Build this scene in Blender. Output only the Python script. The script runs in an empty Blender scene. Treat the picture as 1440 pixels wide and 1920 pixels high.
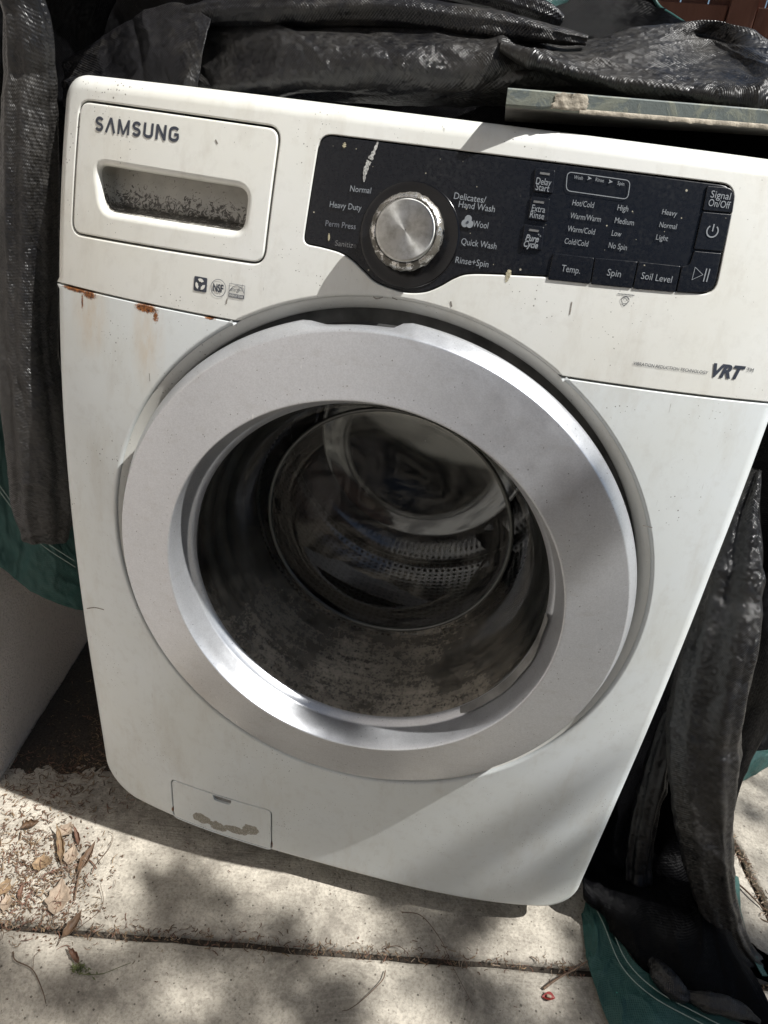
import bpy, bmesh, math, random
import numpy as np
from mathutils import Vector, Matrix, noise
from mathutils.geometry import delaunay_2d_cdt

scene = bpy.context.scene
COL = scene.collection
random.seed(7)

# ---------------------------------------------------------------- camera, sky, sun, exposure
cam_d = bpy.data.cameras.new('camera'); cam = bpy.data.objects.new('camera', cam_d); COL.objects.link(cam)
cam_d.sensor_fit = 'VERTICAL'; cam_d.sensor_height = 24.0; cam_d.lens = 1278.5 / 1920 * 24.0
cam_d.clip_start = 0.01; cam_d.clip_end = 200
YAW, PITCH, ROLL = -0.1469, -0.4801, 0.1321
fwd = Vector((math.sin(YAW) * math.cos(PITCH), math.cos(YAW) * math.cos(PITCH), math.sin(PITCH)))
r0 = fwd.cross(Vector((0, 0, 1))).normalized(); u0 = r0.cross(fwd)
r1 = math.cos(ROLL) * r0 + math.sin(ROLL) * u0
u1 = -math.sin(ROLL) * r0 + math.cos(ROLL) * u0
m = Matrix((r1, u1, -fwd)).transposed().to_4x4(); m.translation = (0.1093, -0.6124, 0.9202)
cam.matrix_world = m
scene.camera = cam

SUN = Vector((0.66, -0.11, 1.0)).normalized()
w = bpy.data.worlds.new('World'); scene.world = w; w.use_nodes = True
wn = w.node_tree.nodes; bg = wn['Background']
sky = wn.new('ShaderNodeTexSky'); sky.sky_type = 'NISHITA'; sky.sun_disc = False
sky.sun_elevation = math.asin(SUN.z); sky.sun_rotation = math.atan2(SUN.x, SUN.y)
w.node_tree.links.new(sky.outputs[0], bg.inputs[0]); bg.inputs[1].default_value = 0.050
sl = bpy.data.lights.new('sun', 'SUN'); sl.energy = 5.0; sl.angle = math.radians(0.55); sl.color = (1.0, 0.98, 0.945)
so = bpy.data.objects.new('sun', sl); COL.objects.link(so); so.location = (3, -1, 5)
so.rotation_euler = SUN.to_track_quat('Z', 'Y').to_euler()
scene.view_settings.view_transform = 'Standard'; scene.view_settings.look = 'None'
scene.view_settings.exposure = 0.56; scene.view_settings.gamma = 1.0
scene.view_settings.use_curve_mapping = False
scene.cycles.max_bounces = 10; scene.cycles.transparent_max_bounces = 12
scene.cycles.caustics_reflective = False; scene.cycles.caustics_refractive = False

# ---------------------------------------------------------------- helpers
def tag(o, label=None, cat=None, group=None, kind=None):
    for k, v in (('label', label), ('category', cat), ('group', group), ('kind', kind)):
        if v: o[k] = v
    return o

def empty(name, loc, label=None, cat=None, group=None, kind=None):
    o = bpy.data.objects.new(name, None); COL.objects.link(o); o.location = loc; o.empty_display_size = 0.05
    return tag(o, label, cat, group, kind)

def origin_of(o):
    v = Vector((0, 0, 0))
    while o: v += o.location; o = o.parent
    return v

SHELL_N = [None]     # vertex normals of the skin built last
def mesh_obj(name, verts, faces, mat, parent=None, smooth=True, uvs=None, mats=None, fmat=None, label=None):
    me = bpy.data.meshes.new(name)
    off = origin_of(parent) if parent else Vector((0, 0, 0))
    vs = np.asarray(verts, dtype=float).reshape(-1, 3) - np.array(off)
    me.from_pydata(vs.tolist(), [], faces)
    for mm in (mats or [mat]): me.materials.append(mm)
    if fmat is not None: me.polygons.foreach_set('material_index', fmat)
    if smooth: me.polygons.foreach_set('use_smooth', [True] * len(me.polygons))
    if uvs is not None:
        ul = me.uv_layers.new(name='uv'); li = np.zeros(len(me.loops), dtype=np.int32)
        me.loops.foreach_get('vertex_index', li)
        ul.data.foreach_set('uv', np.asarray(uvs, dtype=np.float32)[li].ravel())
    me.update()
    if SHELL_N[0] is not None and len(SHELL_N[0]) == len(me.vertices): me.normals_split_custom_set_from_vertices(SHELL_N[0].tolist())
    SHELL_N[0] = None
    o = bpy.data.objects.new(name, me); COL.objects.link(o)
    if parent: o.parent = parent
    if label: o['label'] = label
    return o

def box(cx, cy, cz, sx, sy, sz, bev=0.0, rot=None):
    bm = bmesh.new(); bmesh.ops.create_cube(bm, size=1)
    for v in bm.verts: v.co = Vector((v.co.x * sx, v.co.y * sy, v.co.z * sz))
    if bev: bmesh.ops.bevel(bm, geom=bm.edges[:], offset=bev, segments=2, affect='EDGES', profile=0.6)
    for v in bm.verts:
        if rot is not None: v.co = rot @ v.co
        v.co += Vector((cx, cy, cz))
    bm.verts.index_update()
    out = [tuple(v.co) for v in bm.verts], [[v.index for v in f.verts] for f in bm.faces]
    bm.free(); return out

def lathe(profile, center, n=128, closed=False, a0=0.0, a1=2 * math.pi, warp=None):
    """profile of (radius, y); axis along y through center (x,z)"""
    V = []; F = []
    full = abs(a1 - a0 - 2 * math.pi) < 1e-6
    cnt = n if full else n + 1
    for i in range(cnt):
        a = a0 + (a1 - a0) * i / n
        for j, (r, y) in enumerate(profile):
            if warp: r, y = warp(a, j, r, y)
            V.append((center[0] + r * math.cos(a), y, center[1] + r * math.sin(a)))
    k = len(profile)
    for i in range(n):
        i2 = (i + 1) % cnt
        for j in range(k - 1):
            F.append([i * k + j, i * k + j + 1, i2 * k + j + 1, i2 * k + j])
        if closed: F.append([i * k + k - 1, i * k, i2 * k, i2 * k + k - 1])
    return V, F

def tube(pts, rad, n=6, cap=True):
    V = []; F = []; P = [Vector(p) for p in pts]
    rads = rad if hasattr(rad, '__len__') else [rad] * len(P)
    up = Vector((0.13, 0.31, 0.94)).normalized()
    for i, p in enumerate(P):
        t = (P[min(i + 1, len(P) - 1)] - P[max(i - 1, 0)]).normalized()
        a = t.cross(up)
        if a.length < 1e-3: a = t.cross(Vector((1, 0, 0)))
        a.normalize(); b = t.cross(a)
        for k in range(n):
            q = 2 * math.pi * k / n
            V.append(tuple(p + (a * math.cos(q) + b * math.sin(q)) * rads[i]))
    for i in range(len(P) - 1):
        for k in range(n):
            k2 = (k + 1) % n
            F.append([i * n + k, i * n + k2, (i + 1) * n + k2, (i + 1) * n + k])
    if cap:
        F.append(list(range(n))[::-1]); F.append([(len(P) - 1) * n + k for k in range(n)])
    return V, F

def merge(parts):
    V = []; F = []
    for v, f in parts:
        o = len(V); V += list(v); F += [[i + o for i in q] for q in f]
    return V, F

def crom(pts, n):
    """Catmull-Rom resample of control points (array k x d) into n samples"""
    P = np.asarray(pts, float); k = len(P)
    E = np.vstack([2 * P[0] - P[1], P, 2 * P[-1] - P[-2]])
    out = []
    for t in np.linspace(0, k - 1, n):
        i = min(int(t), k - 2); f = t - i
        a, b, c, d = E[i], E[i + 1], E[i + 2], E[i + 3]
        out.append(0.5 * ((2 * b) + (c - a) * f + (2 * a - 5 * b + 4 * c - d) * f * f + (3 * b - a - 3 * c + d) * f ** 3))
    return np.array(out)

# ---------------------------------------------------------------- material nodes
class NT:
    def __init__(s, name):
        s.m = bpy.data.materials.new(name); s.m.use_nodes = True; s.t = s.m.node_tree
        s.b = s.t.nodes['Principled BSDF']; s.out = s.t.nodes['Material Output']
    def n(s, typ, **kw):
        o = s.t.nodes.new(typ)
        for k, v in kw.items(): setattr(o, k, v)
        return o
    def L(s, a, b): s.t.links.new(a, b)
    def val(s, sock, v):
        if hasattr(v, 'is_output') or hasattr(v, 'links'): s.L(v, sock)
        else: sock.default_value = v
    def coord(s, kind='Object'): return s.n('ShaderNodeTexCoord').outputs[kind]
    def mapping(s, vec, scale=(1, 1, 1), loc=(0, 0, 0), rot=(0, 0, 0)):
        o = s.n('ShaderNodeMapping'); s.L(vec, o.inputs[0]); o.inputs[1].default_value = loc; o.inputs[2].default_value = rot; o.inputs[3].default_value = scale
        return o.outputs[0]
    def noise(s, vec, scale, detail=4, rough=0.55, dist=0.0):
        o = s.n('ShaderNodeTexNoise'); s.L(vec, o.inputs['Vector']); o.inputs['Scale'].default_value = scale
        o.inputs['Detail'].default_value = detail; o.inputs['Roughness'].default_value = rough; o.inputs['Distortion'].default_value = dist
        return o.outputs[0]
    def voro(s, vec, scale, feature='F1', out='Distance', rnd=1.0):
        o = s.n('ShaderNodeTexVoronoi', feature=feature); s.L(vec, o.inputs['Vector']); o.inputs['Scale'].default_value = scale
        o.inputs['Randomness'].default_value = rnd
        return o.outputs[out]
    def ramp(s, fac, stops):
        o = s.n('ShaderNodeValToRGB'); s.L(fac, o.inputs[0]); e = o.color_ramp.elements
        while len(e) < len(stops): e.new(0.5)
        for i, (p, c) in enumerate(stops):
            e[i].position = p; e[i].color = (c, c, c, 1) if not hasattr(c, '__len__') else (*c, 1)
        return o.outputs[0]
    def math(s, op, a, b=None, c=None, clamp=False):
        o = s.n('ShaderNodeMath', operation=op); o.use_clamp = clamp
        s.val(o.inputs[0], a)
        if b is not None: s.val(o.inputs[1], b)
        if c is not None: s.val(o.inputs[2], c)
        return o.outputs[0]
    def mix(s, fac, a, b, blend='MIX'):
        o = s.n('ShaderNodeMix', data_type='RGBA', blend_type=blend)
        s.val(o.inputs[0], fac)
        for i, v in ((6, a), (7, b)):
            if hasattr(v, 'links'): s.L(v, o.inputs[i])
            else: o.inputs[i].default_value = (*v, 1)
        return o.outputs[2]
    def sep(s, vec):
        o = s.n('ShaderNodeSeparateXYZ'); s.L(vec, o.inputs[0]); return o.outputs
    def bump(s, h, strength, dist, prev=None):
        o = s.n('ShaderNodeBump'); s.L(h, o.inputs['Height']); o.inputs['Strength'].default_value = strength; o.inputs['Distance'].default_value = dist
        if prev is not None: s.L(prev, o.inputs['Normal'])
        return o.outputs[0]
    def blob(s, xyz, x, z, rx, rz):
        """soft elliptical mask in the x-z plane, 1 in the middle, 0 at the rim"""
        a = s.math('DIVIDE', s.math('SUBTRACT', xyz[0], x), rx); b = s.math('DIVIDE', s.math('SUBTRACT', xyz[2], z), rz)
        d = s.math('SQRT', s.math('ADD', s.math('MULTIPLY', a, a), s.math('MULTIPLY', b, b)))
        return s.math('SUBTRACT', 1.0, d, clamp=True)
    def set(s, **kw):
        names = dict(color='Base Color', rough='Roughness', metal='Metallic', spec='Specular IOR Level', normal='Normal', trans='Transmission Weight', ior='IOR', coat='Coat Weight', coat_rough='Coat Roughness', sss='Subsurface Weight')
        for k, v in kw.items():
            sock = s.b.inputs[names[k]]
            if hasattr(v, 'links'): s.L(v, sock)
            elif hasattr(v, '__len__'): sock.default_value = (*v, 1) if len(v) == 3 else v
            else: sock.default_value = v
        return s.m

def plain(name, color, rough=0.5, metal=0.0, spec=0.5, vary=0.25, scale=60, bump=0.0):
    t = NT(name); c = t.coord(); nz = t.noise(c, scale, 5)
    col = t.mix(t.ramp(nz, [(0.3, 0), (0.7, 1)]), tuple(q * (1 - vary) for q in color), tuple(min(1, q * (1 + vary * 0.6)) for q in color))
    kw = {}
    if bump: kw['normal'] = t.bump(nz, bump, 0.002)
    return t.set(color=col, rough=rough, metal=metal, spec=spec, **kw)

def white_paint(name, base, rust=False, pocket=False, flap=False):
    t = NT(name); c = t.coord(); xyz = t.sep(c)
    big = t.noise(c, 5, 4, 0.6); fine = t.noise(c, 70, 5, 0.65)
    col = t.mix(t.ramp(big, [(0.35, 0), (0.7, 1)]), base, tuple(b * q for b, q in zip(base, (0.95, 0.93, 0.88))))
    col = t.mix(t.math('MULTIPLY', t.ramp(fine, [(0.52, 0), (0.75, 1)]), 0.16), col, (0.33, 0.30, 0.25))
    # grime smears running down
    sm = t.noise(t.mapping(c, (26, 26, 7)), 1.0, 6, 0.7)
    col = t.mix(t.math('MULTIPLY', t.ramp(sm, [(0.52, 0), (0.76, 1)]), 0.30), col, (0.38, 0.33, 0.25))
    # fine specks of dirt, denser in patches
    d = t.voro(c, 300); sz = t.voro(c, 300, out='Color')
    sp = t.math('LESS_THAN', d, t.math('MULTIPLY', t.ramp(t.noise(c, 14, 3), [(0.44, 0.0), (0.75, 0.34)]), t.sep(sz)[0]))
    col = t.mix(t.math('MULTIPLY', sp, 0.75), col, (0.07, 0.06, 0.045))
    # short fine scuffs
    sc = t.noise(t.mapping(c, (260, 260, 34), rot=(0, 0.5, 0)), 1.0, 2, 0.5)
    scm = t.math('MULTIPLY', t.ramp(sc, [(0.73, 0), (0.76, 1)]), t.ramp(t.noise(c, 9, 2), [(0.5, 0), (0.62, 1)]))
    col = t.mix(t.math('MULTIPLY', scm, 0.5), col, (0.2, 0.19, 0.17))
    rough = t.ramp(fine, [(0.3, 0.33), (0.8, 0.55)])
    nrm = t.bump(t.noise(c, 420, 2), 0.06, 0.0006)
    if rust:
        rn = t.noise(c, 640, 6, 0.8)
        tot = None
        for (x, z, rx, rz, g) in RUST:
            b = t.math('MULTIPLY', t.blob(xyz, x, z, rx, rz), g)
            tot = b if tot is None else t.math('MAXIMUM', tot, b)
        k = t.ramp(t.math('ADD', t.math('MULTIPLY', tot, 0.85), t.math('MULTIPLY', rn, 1.05)), [(0.78, 0), (0.95, 1)])
        k = t.math('MULTIPLY', k, t.ramp(tot, [(0.02, 0), (0.14, 1)]))
        halo = None
        for (x, z, rx, rz) in HALO:
            b = t.blob(xyz, x, z, rx, rz); halo = b if halo is None else t.math('MAXIMUM', halo, b)
        hn = t.noise(t.mapping(c, (90, 90, 22)), 1.0, 4, 0.6)
        col = t.mix(t.math('MULTIPLY', t.math('MULTIPLY', halo, t.ramp(hn, [(0.3, 0.1), (0.7, 1)])), 0.6), col, (0.55, 0.37, 0.16))
        rc = t.mix(t.ramp(t.noise(c, 420, 4), [(0.38, 0), (0.62, 1)]), (0.05, 0.016, 0.007), (0.34, 0.12, 0.025))
        col = t.mix(k, col, rc); rough = t.math('ADD', rough, t.math('MULTIPLY', k, 0.4), clamp=True)
    if flap:
        a = t.mapping(c, (1, 1, 1))
        tot = None
        for (x, z, rx, rz) in WORN:
            b = t.blob(xyz, x, z, rx, rz); tot = b if tot is None else t.math('MAXIMUM', tot, b)
        k = t.ramp(t.math('ADD', t.math('MULTIPLY', tot, 0.8), t.math('MULTIPLY', t.noise(c, 85, 6, 0.65), 0.9)), [(0.64, 0), (0.70, 1)])
        k = t.math('MULTIPLY', t.math('MULTIPLY', k, t.ramp(tot, [(0.0, 0), (0.06, 1)])), t.ramp(t.noise(c, 500, 4), [(0.3, 0.6), (0.5, 1)]))
        wc = t.mix(t.ramp(t.noise(c, 600, 4), [(0.4, 0), (0.6, 1)]), (0.20, 0.185, 0.15), (0.33, 0.31, 0.26))
        col = t.mix(k, col, wc)
    if pocket:
        pn = t.noise(c, 150, 7, 0.75, 1.5); low = t.ramp(xyz[2], [(0.845, 0.6), (0.875, 0.42)])
        k = t.math('LESS_THAN', pn, t.math('SUBTRACT', low, 0.06))
        k2 = t.ramp(t.noise(c, 40, 4), [(0.3, 0.9), (0.7, 0.5)])
        col = t.mix(k2, col, (0.30, 0.29, 0.26)); col = t.mix(t.math('MULTIPLY', k, 0.9), col, (0.03, 0.026, 0.02))
    return t.set(color=col, rough=rough, spec=0.5, normal=nrm)

# rust and wear marks on the enamel, (x, z, half width, half height, strength)
RUST = [(-0.318, 0.767, 0.026, 0.0045, 1.0), (-0.300, 0.765, 0.014, 0.0065, 0.9), (-0.233, 0.7645, 0.020, 0.0065, 1.0), (-0.222, 0.759, 0.006, 0.011, 0.7), (-0.309, 0.757, 0.0026, 0.015, 0.7), (-0.165, 0.7675, 0.010, 0.003, 0.8),
        (-0.226, 0.063, 0.003, 0.010, 0.75), (-0.0735, 0.060, 0.003, 0.012, 0.85)]
HALO = [(-0.300, 0.745, 0.028, 0.045), (-0.230, 0.735, 0.022, 0.055)]
WORN = [[(-0.1793,0.0682)][0] + (0.022, 0.014), [(-0.1546,0.0641)][0] + (0.018, 0.013), [(-0.1286,0.0683)][0] + (0.026, 0.010), [(-0.1048,0.0794)][0] + (0.015, 0.016)]

WHITE = white_paint('white_enamel', (0.68, 0.72, 0.73), rust=True)
WHITE_P = white_paint('white_plastic', (0.725, 0.735, 0.705))
POCKET = white_paint('pocket_plastic_dirty', (0.62, 0.61, 0.57), pocket=True)
FLAPM = white_paint('cover_plastic_worn', (0.68, 0.72, 0.73), rust=True, flap=True)

def silver_paint():
    t = NT('silver_ring_paint'); c = t.coord()
    fl = t.voro(c, 900, out='Color'); f0 = t.sep(fl)[0]
    big = t.noise(c, 12, 4)
    col = t.mix(t.math('MULTIPLY', f0, 0.35), (0.55, 0.565, 0.59), (0.76, 0.78, 0.81))
    sm = t.noise(t.mapping(c, (40, 40, 90)), 1.0, 5, 0.65)
    col = t.mix(t.math('MULTIPLY', t.ramp(sm, [(0.54, 0), (0.74, 1)]), 0.22), col, (0.36, 0.34, 0.31))
    d = t.voro(c, 190); szc = t.sep(t.voro(c, 190, out='Color'))[1]
    sp = t.math('LESS_THAN', d, t.math('MULTIPLY', szc, 0.13))
    col = t.mix(t.math('MULTIPLY', sp, 0.6), col, (0.08, 0.07, 0.06))
    sc = t.noise(t.mapping(c, (300, 300, 40), rot=(0, 0.9, 0)), 1.0, 2)
    scm = t.math('MULTIPLY', t.ramp(sc, [(0.72, 0), (0.75, 1)]), t.ramp(t.noise(c, 11, 2), [(0.5, 0), (0.62, 1)]))
    col = t.mix(t.math('MULTIPLY', scm, 0.7), col, (0.85, 0.85, 0.85))
    rough = t.ramp(t.noise(c, 55, 5, 0.6), [(0.3, 0.30), (0.75, 0.42)])
    return t.set(color=col, rough=rough, metal=0.70, normal=t.bump(f0, 0.07, 0.0006))
SILVER = silver_paint()

def black_panel():
    t = NT('black_glossy_panel'); c = t.coord()
    dust = t.noise(c, 320, 6, 0.75); pat = t.noise(c, 22, 4)
    k = t.math('MULTIPLY', t.ramp(dust, [(0.5, 0), (0.78, 1)]), t.ramp(pat, [(0.4, 0.03), (0.75, 0.42)]))
    col = t.mix(k, (0.006, 0.007, 0.010), (0.10, 0.10, 0.095))
    d = t.voro(c, 210); szc = t.sep(t.voro(c, 210, out='Color'))[1]
    sp = t.math('LESS_THAN', d, t.math('MULTIPLY', t.math('POWER', szc, 12.0), 0.20))
    col = t.mix(t.math('MULTIPLY', sp, 0.8), col, (0.45, 0.42, 0.33))
    return t.set(color=col, rough=t.ramp(dust, [(0.3, 0.22), (0.8, 0.40)]), spec=0.35, normal=t.bump(t.noise(c, 900, 2), 0.05, 0.0004))
BLACKP = black_panel()
DIAL = plain('black_dial_gloss', (0.006, 0.006, 0.007), 0.16, vary=0.4)
INK = plain('print_light_grey', (0.23, 0.25, 0.27), 0.6, vary=0.15, scale=400)
INK_DIM = plain('print_faded_grey', (0.13, 0.13, 0.13), 0.6, vary=0.4, scale=500)
INK_DARK = plain('print_dark_slate', (0.035, 0.042, 0.060), 0.45, vary=0.2)
INK_GREY = plain('print_mid_grey', (0.16, 0.17, 0.19), 0.5, vary=0.2)
SCUFF = plain('scuff_grime', (0.25, 0.23, 0.20), 0.8, vary=0.7, scale=900)
GASKET = plain('grey_rubber', (0.035, 0.034, 0.032), 0.55, vary=0.6, scale=40, bump=0.3)
RECESS = plain('recess_grey', (0.22, 0.22, 0.21), 0.55, vary=0.5, scale=35)
DARK = plain('dark_cavity', (0.02, 0.02, 0.02), 0.8)
STEEL_CAB = plain('cabinet_white', (0.6, 0.6, 0.57), 0.45, vary=0.1)

def brushed():
    t = NT('brushed_knob_face'); c = t.coord('Generated')
    x, y, z = t.sep(t.mapping(c, loc=(-0.5, -0.5, -0.5)))
    a = t.math('ARCTAN2', z, x)
    o = t.n('ShaderNodeCombineXYZ'); t.L(t.math('MULTIPLY', a, 9.0), o.inputs[0])
    r = t.math('SQRT', t.math('ADD', t.math('MULTIPLY', x, x), t.math('MULTIPLY', z, z))); t.L(r, o.inputs[1])
    gr = t.noise(t.coord(), 130, 5, 0.7)
    ring = t.math('SINE', t.math('MULTIPLY', r, 420.0))
    col = t.mix(t.ramp(gr, [(0.42, 0), (0.72, 0.65)]), (0.50, 0.50, 0.48), (0.20, 0.19, 0.16))
    tn = t.n('ShaderNodeTangent', direction_type='RADIAL', axis='Y')
    t.L(tn.outputs[0], t.b.inputs['Tangent']); t.b.inputs['Anisotropic'].default_value = 0.85
    return t.set(color=col, rough=0.34, metal=1.0, normal=t.bump(ring, 0.05, 0.0005))
BRUSHED = brushed()

def chipped():
    t = NT('chipped_chrome'); c = t.coord()
    nz = t.noise(c, 160, 6, 0.7); k = t.ramp(nz, [(0.46, 0), (0.5, 1)])
    col = t.mix(k, (0.62, 0.61, 0.58), (0.13, 0.12, 0.10))
    return t.set(color=col, rough=t.ramp(nz, [(0.4, 0.18), (0.55, 0.6)]), metal=t.math('SUBTRACT', 1.0, t.math('MULTIPLY', k, 0.75)), normal=t.bump(nz, 0.6, 0.0010))
CHROME = chipped()

def glass_mat(name, dirt):
    t = NT(name); c = t.coord(); xyz = t.sep(c)
    tr = t.n('ShaderNodeBsdfTransparent'); tr.inputs[0].default_value = (0.66, 0.68, 0.67, 1)
    gl = t.n('ShaderNodeBsdfGlossy'); gl.inputs['Roughness'].default_value = 0.10 if dirt else 0.01
    wob = t.noise(c, 9, 3)
    nb = t.bump(wob, 0.03, 0.01); t.L(nb, gl.inputs['Normal'])
    fr = t.n('ShaderNodeFresnel'); fr.inputs[0].default_value = 1.52; t.L(nb, fr.inputs[1])
    mx = t.n('ShaderNodeMixShader'); t.L(t.math('MULTIPLY', fr.outputs[0], 0.12 if dirt else 0.42), mx.inputs[0]); t.L(tr.outputs[0], mx.inputs[1]); t.L(gl.outputs[0], mx.inputs[2])
    df = t.n('ShaderNodeBsdfDiffuse')
    sp = t.math('ADD', t.math('MULTIPLY', t.noise(c, 110, 8, 0.78, 0.5), 0.65), t.math('MULTIPLY', t.noise(t.mapping(c, (18, 150, 18)), 1.0, 4, 0.6), 0.35)); cell = t.voro(c, 300, out='Distance')
    if dirt:
        # scale and scum dried on in the belly of the bowl
        low = t.ramp(t.math('SUBTRACT', t.math('ADD', 0.47, t.math('MULTIPLY', t.noise(c, 18, 4), 0.06)), xyz[2]), [(0.0, 0.0), (0.13, 1.0)])
        base = t.math('MULTIPLY', low, t.ramp(t.noise(c, 16, 5), [(0.3, 0.15), (0.62, 1)]))
        k = t.math('MULTIPLY', base, t.ramp(t.math('ADD', t.math('MULTIPLY', sp, 0.8), t.math('MULTIPLY', cell, 0.12)), [(0.34, 0.14), (0.50, 0.92)]))
        k = t.math('ADD', k, 0.001)
    else:
        k = t.math('ADD', t.math('MULTIPLY', t.ramp(t.noise(c, 30, 5), [(0.5, 0), (0.8, 1)]), 0.012), 0.001)
    dc = t.mix(sp, (0.15, 0.135, 0.11), (0.50, 0.465, 0.395)); t.L(dc, df.inputs[0])
    m2 = t.n('ShaderNodeMixShader'); t.val(m2.inputs[0], k); t.L(mx.outputs[0], m2.inputs[1]); t.L(df.outputs[0], m2.inputs[2])
    t.L(m2.outputs[0], t.out.inputs[0]); return t.m
GLASS = glass_mat('door_glass', False); GLASS_DIRTY = glass_mat('door_glass_scaled', True)

RIM = plain('glass_edge_dark', (0.05, 0.055, 0.05), 0.12, spec=0.8)
def drum_steel():
    t = NT('perforated_drum_steel'); uv = t.coord('UV')
    d = t.voro(uv, 95, rnd=0.0); k = t.math('LESS_THAN', d, 0.27)
    col = t.mix(k, (0.55, 0.55, 0.56), (0.004, 0.004, 0.004))
    return t.set(color=col, rough=0.16, metal=1.0, normal=t.bump(d, 0.12, 0.002))
DRUM = drum_steel()
STEEL = plain('drum_back_steel', (0.28, 0.28, 0.29), 0.08, metal=1.0, vary=0.12, scale=14)

def tarp_mat(name, base, dust, dcol=(0.085, 0.077, 0.064), rough=0.30, spec=0.42, glint=0.42):
    t = NT(name); uv = t.coord('UV'); c = t.coord()
    u, v, _ = t.sep(uv)
    per = 2 * math.pi / 0.0031
    wv = t.math('MULTIPLY', t.math('SINE', t.math('MULTIPLY', u, per)), t.math('SINE', t.math('MULTIPLY', v, per)))
    cell = t.voro(uv, 340, out='Color', rnd=0.35)
    rdn = t.n('ShaderNodeTexNoise', noise_type='RIDGED_MULTIFRACTAL'); t.L(t.mapping(c, (1.0, 1.0, 0.75)), rdn.inputs['Vector']); rdn.inputs['Scale'].default_value = 8.5; rdn.inputs['Detail'].default_value = 4; rdn.inputs['Roughness'].default_value = 0.45; rdn.inputs['Distortion'].default_value = 0.5
    rid = t.ramp(rdn.outputs[0], [(0.35, 0), (0.95, 1)])
    pat = t.noise(c, 8, 6, 0.7); fine = t.noise(c, 90, 6, 0.75)
    k = t.ramp(t.math('ADD', t.math('ADD', t.math('MULTIPLY', pat, 0.70), t.math('MULTIPLY', rid, 0.10)), t.math('MULTIPLY', fine, 0.4)), [(0.70 - 0.26 * dust, 0), (0.98 - 0.26 * dust, 0.9)])
    k = t.math('MULTIPLY', k, t.math('ADD', 0.78, t.math('MULTIPLY', wv, 0.22)), clamp=True)
    col = t.mix(k, base, dcol)
    crease = t.math('ADD', t.math('MULTIPLY', t.noise(c, 26, 5, 0.6), 0.4), rid)
    b1 = t.bump(crease, 0.42, 0.005); b2 = t.bump(wv, 0.34, 0.0010, b1)
    off = t.n('ShaderNodeVectorMath', operation='SUBTRACT'); t.L(cell, off.inputs[0]); off.inputs[1].default_value = (0.5, 0.5, 0.5)
    scl = t.n('ShaderNodeVectorMath', operation='SCALE'); t.L(off.outputs[0], scl.inputs[0]); scl.inputs['Scale'].default_value = glint
    add = t.n('ShaderNodeVectorMath', operation='ADD'); t.L(b2, add.inputs[0]); t.L(scl.outputs[0], add.inputs[1])
    nor = t.n('ShaderNodeVectorMath', operation='NORMALIZE'); t.L(add.outputs[0], nor.inputs[0])
    return t.set(color=col, rough=t.math('ADD', rough, t.math('MULTIPLY', k, 0.5), clamp=True), spec=spec, normal=nor.outputs[0])
TARP = tarp_mat('tarp_black_weave', (0.007, 0.007, 0.0085), 0.6, rough=0.36, glint=0.36)
TARP_LOW = tarp_mat('tarp_black_low', (0.004, 0.004, 0.005), 0.25, glint=0.3)
TARP_SHADE = tarp_mat('tarp_black_shade', (0.0018, 0.0018, 0.0022), 0.0, rough=0.45, spec=0.07, glint=0.3)  # same cloth without dust, blackened to paint the shade in the voids
TARP_DUSTY = tarp_mat('tarp_black_dusty', (0.006, 0.006, 0.007), 0.80, dcol=(0.056, 0.051, 0.043), rough=0.32, spec=0.5, glint=0.46)
TARP_GREEN = tarp_mat('tarp_green_weave', (0.026, 0.080, 0.073), 0.35, dcol=(0.07, 0.10, 0.09), rough=0.45, spec=0.3, glint=0.25)
THREAD = plain('stitch_thread', (0.28, 0.36, 0.33), 0.7, scale=400)
ROPE = plain('rope_teal', (0.06, 0.38, 0.30), 0.5, scale=200)

def concrete():
    t = NT('weathered_concrete'); c = t.coord()
    r = t.mapping(c, rot=(0, 0, -0.197))
    big = t.noise(c, 4.5, 5, 0.62); mid = t.noise(c, 26, 6, 0.72); fine = t.noise(c, 240, 6, 0.75)
    col = t.mix(t.ramp(mid, [(0.32, 0), (0.66, 1)]), (0.33, 0.300, 0.252), (0.62, 0.572, 0.485))
    col = t.mix(t.math('MULTIPLY', t.ramp(big, [(0.42, 0), (0.72, 1)]), 0.4), col, (0.52, 0.485, 0.42))
    blot = t.noise(c, 7, 8, 0.78, 0.6)
    col = t.mix(t.math('MULTIPLY', t.ramp(blot, [(0.47, 0), (0.62, 1)]), 0.62), col, (0.14, 0.125, 0.105))
    col = t.mix(t.math('MULTIPLY', t.ramp(fine, [(0.47, 0), (0.66, 1)]), 0.55), col, (0.15, 0.132, 0.108))
    d = t.voro(c, 120); szc = t.sep(t.voro(c, 120, out='Color'))[2]
    sp = t.math('LESS_THAN', d, t.math('MULTIPLY', t.math('POWER', szc, 9.0), 0.20))
    col = t.mix(t.math('MULTIPLY', sp, 0.7), col, (0.05, 0.04, 0.03))
    br = t.noise(t.mapping(r, (3, 320, 3)), 1.0, 3, 0.6)
    h = t.math('ADD', t.math('MULTIPLY', fine, 0.8), t.math('MULTIPLY', br, 0.5))
    return t.set(color=col, rough=0.9, spec=0.25, normal=t.bump(h, 0.8, 0.004))
CONCRETE = concrete()
SOIL = plain('joint_dirt', (0.045, 0.036, 0.027), 0.95, vary=0.6, scale=300, bump=0.8)

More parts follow.
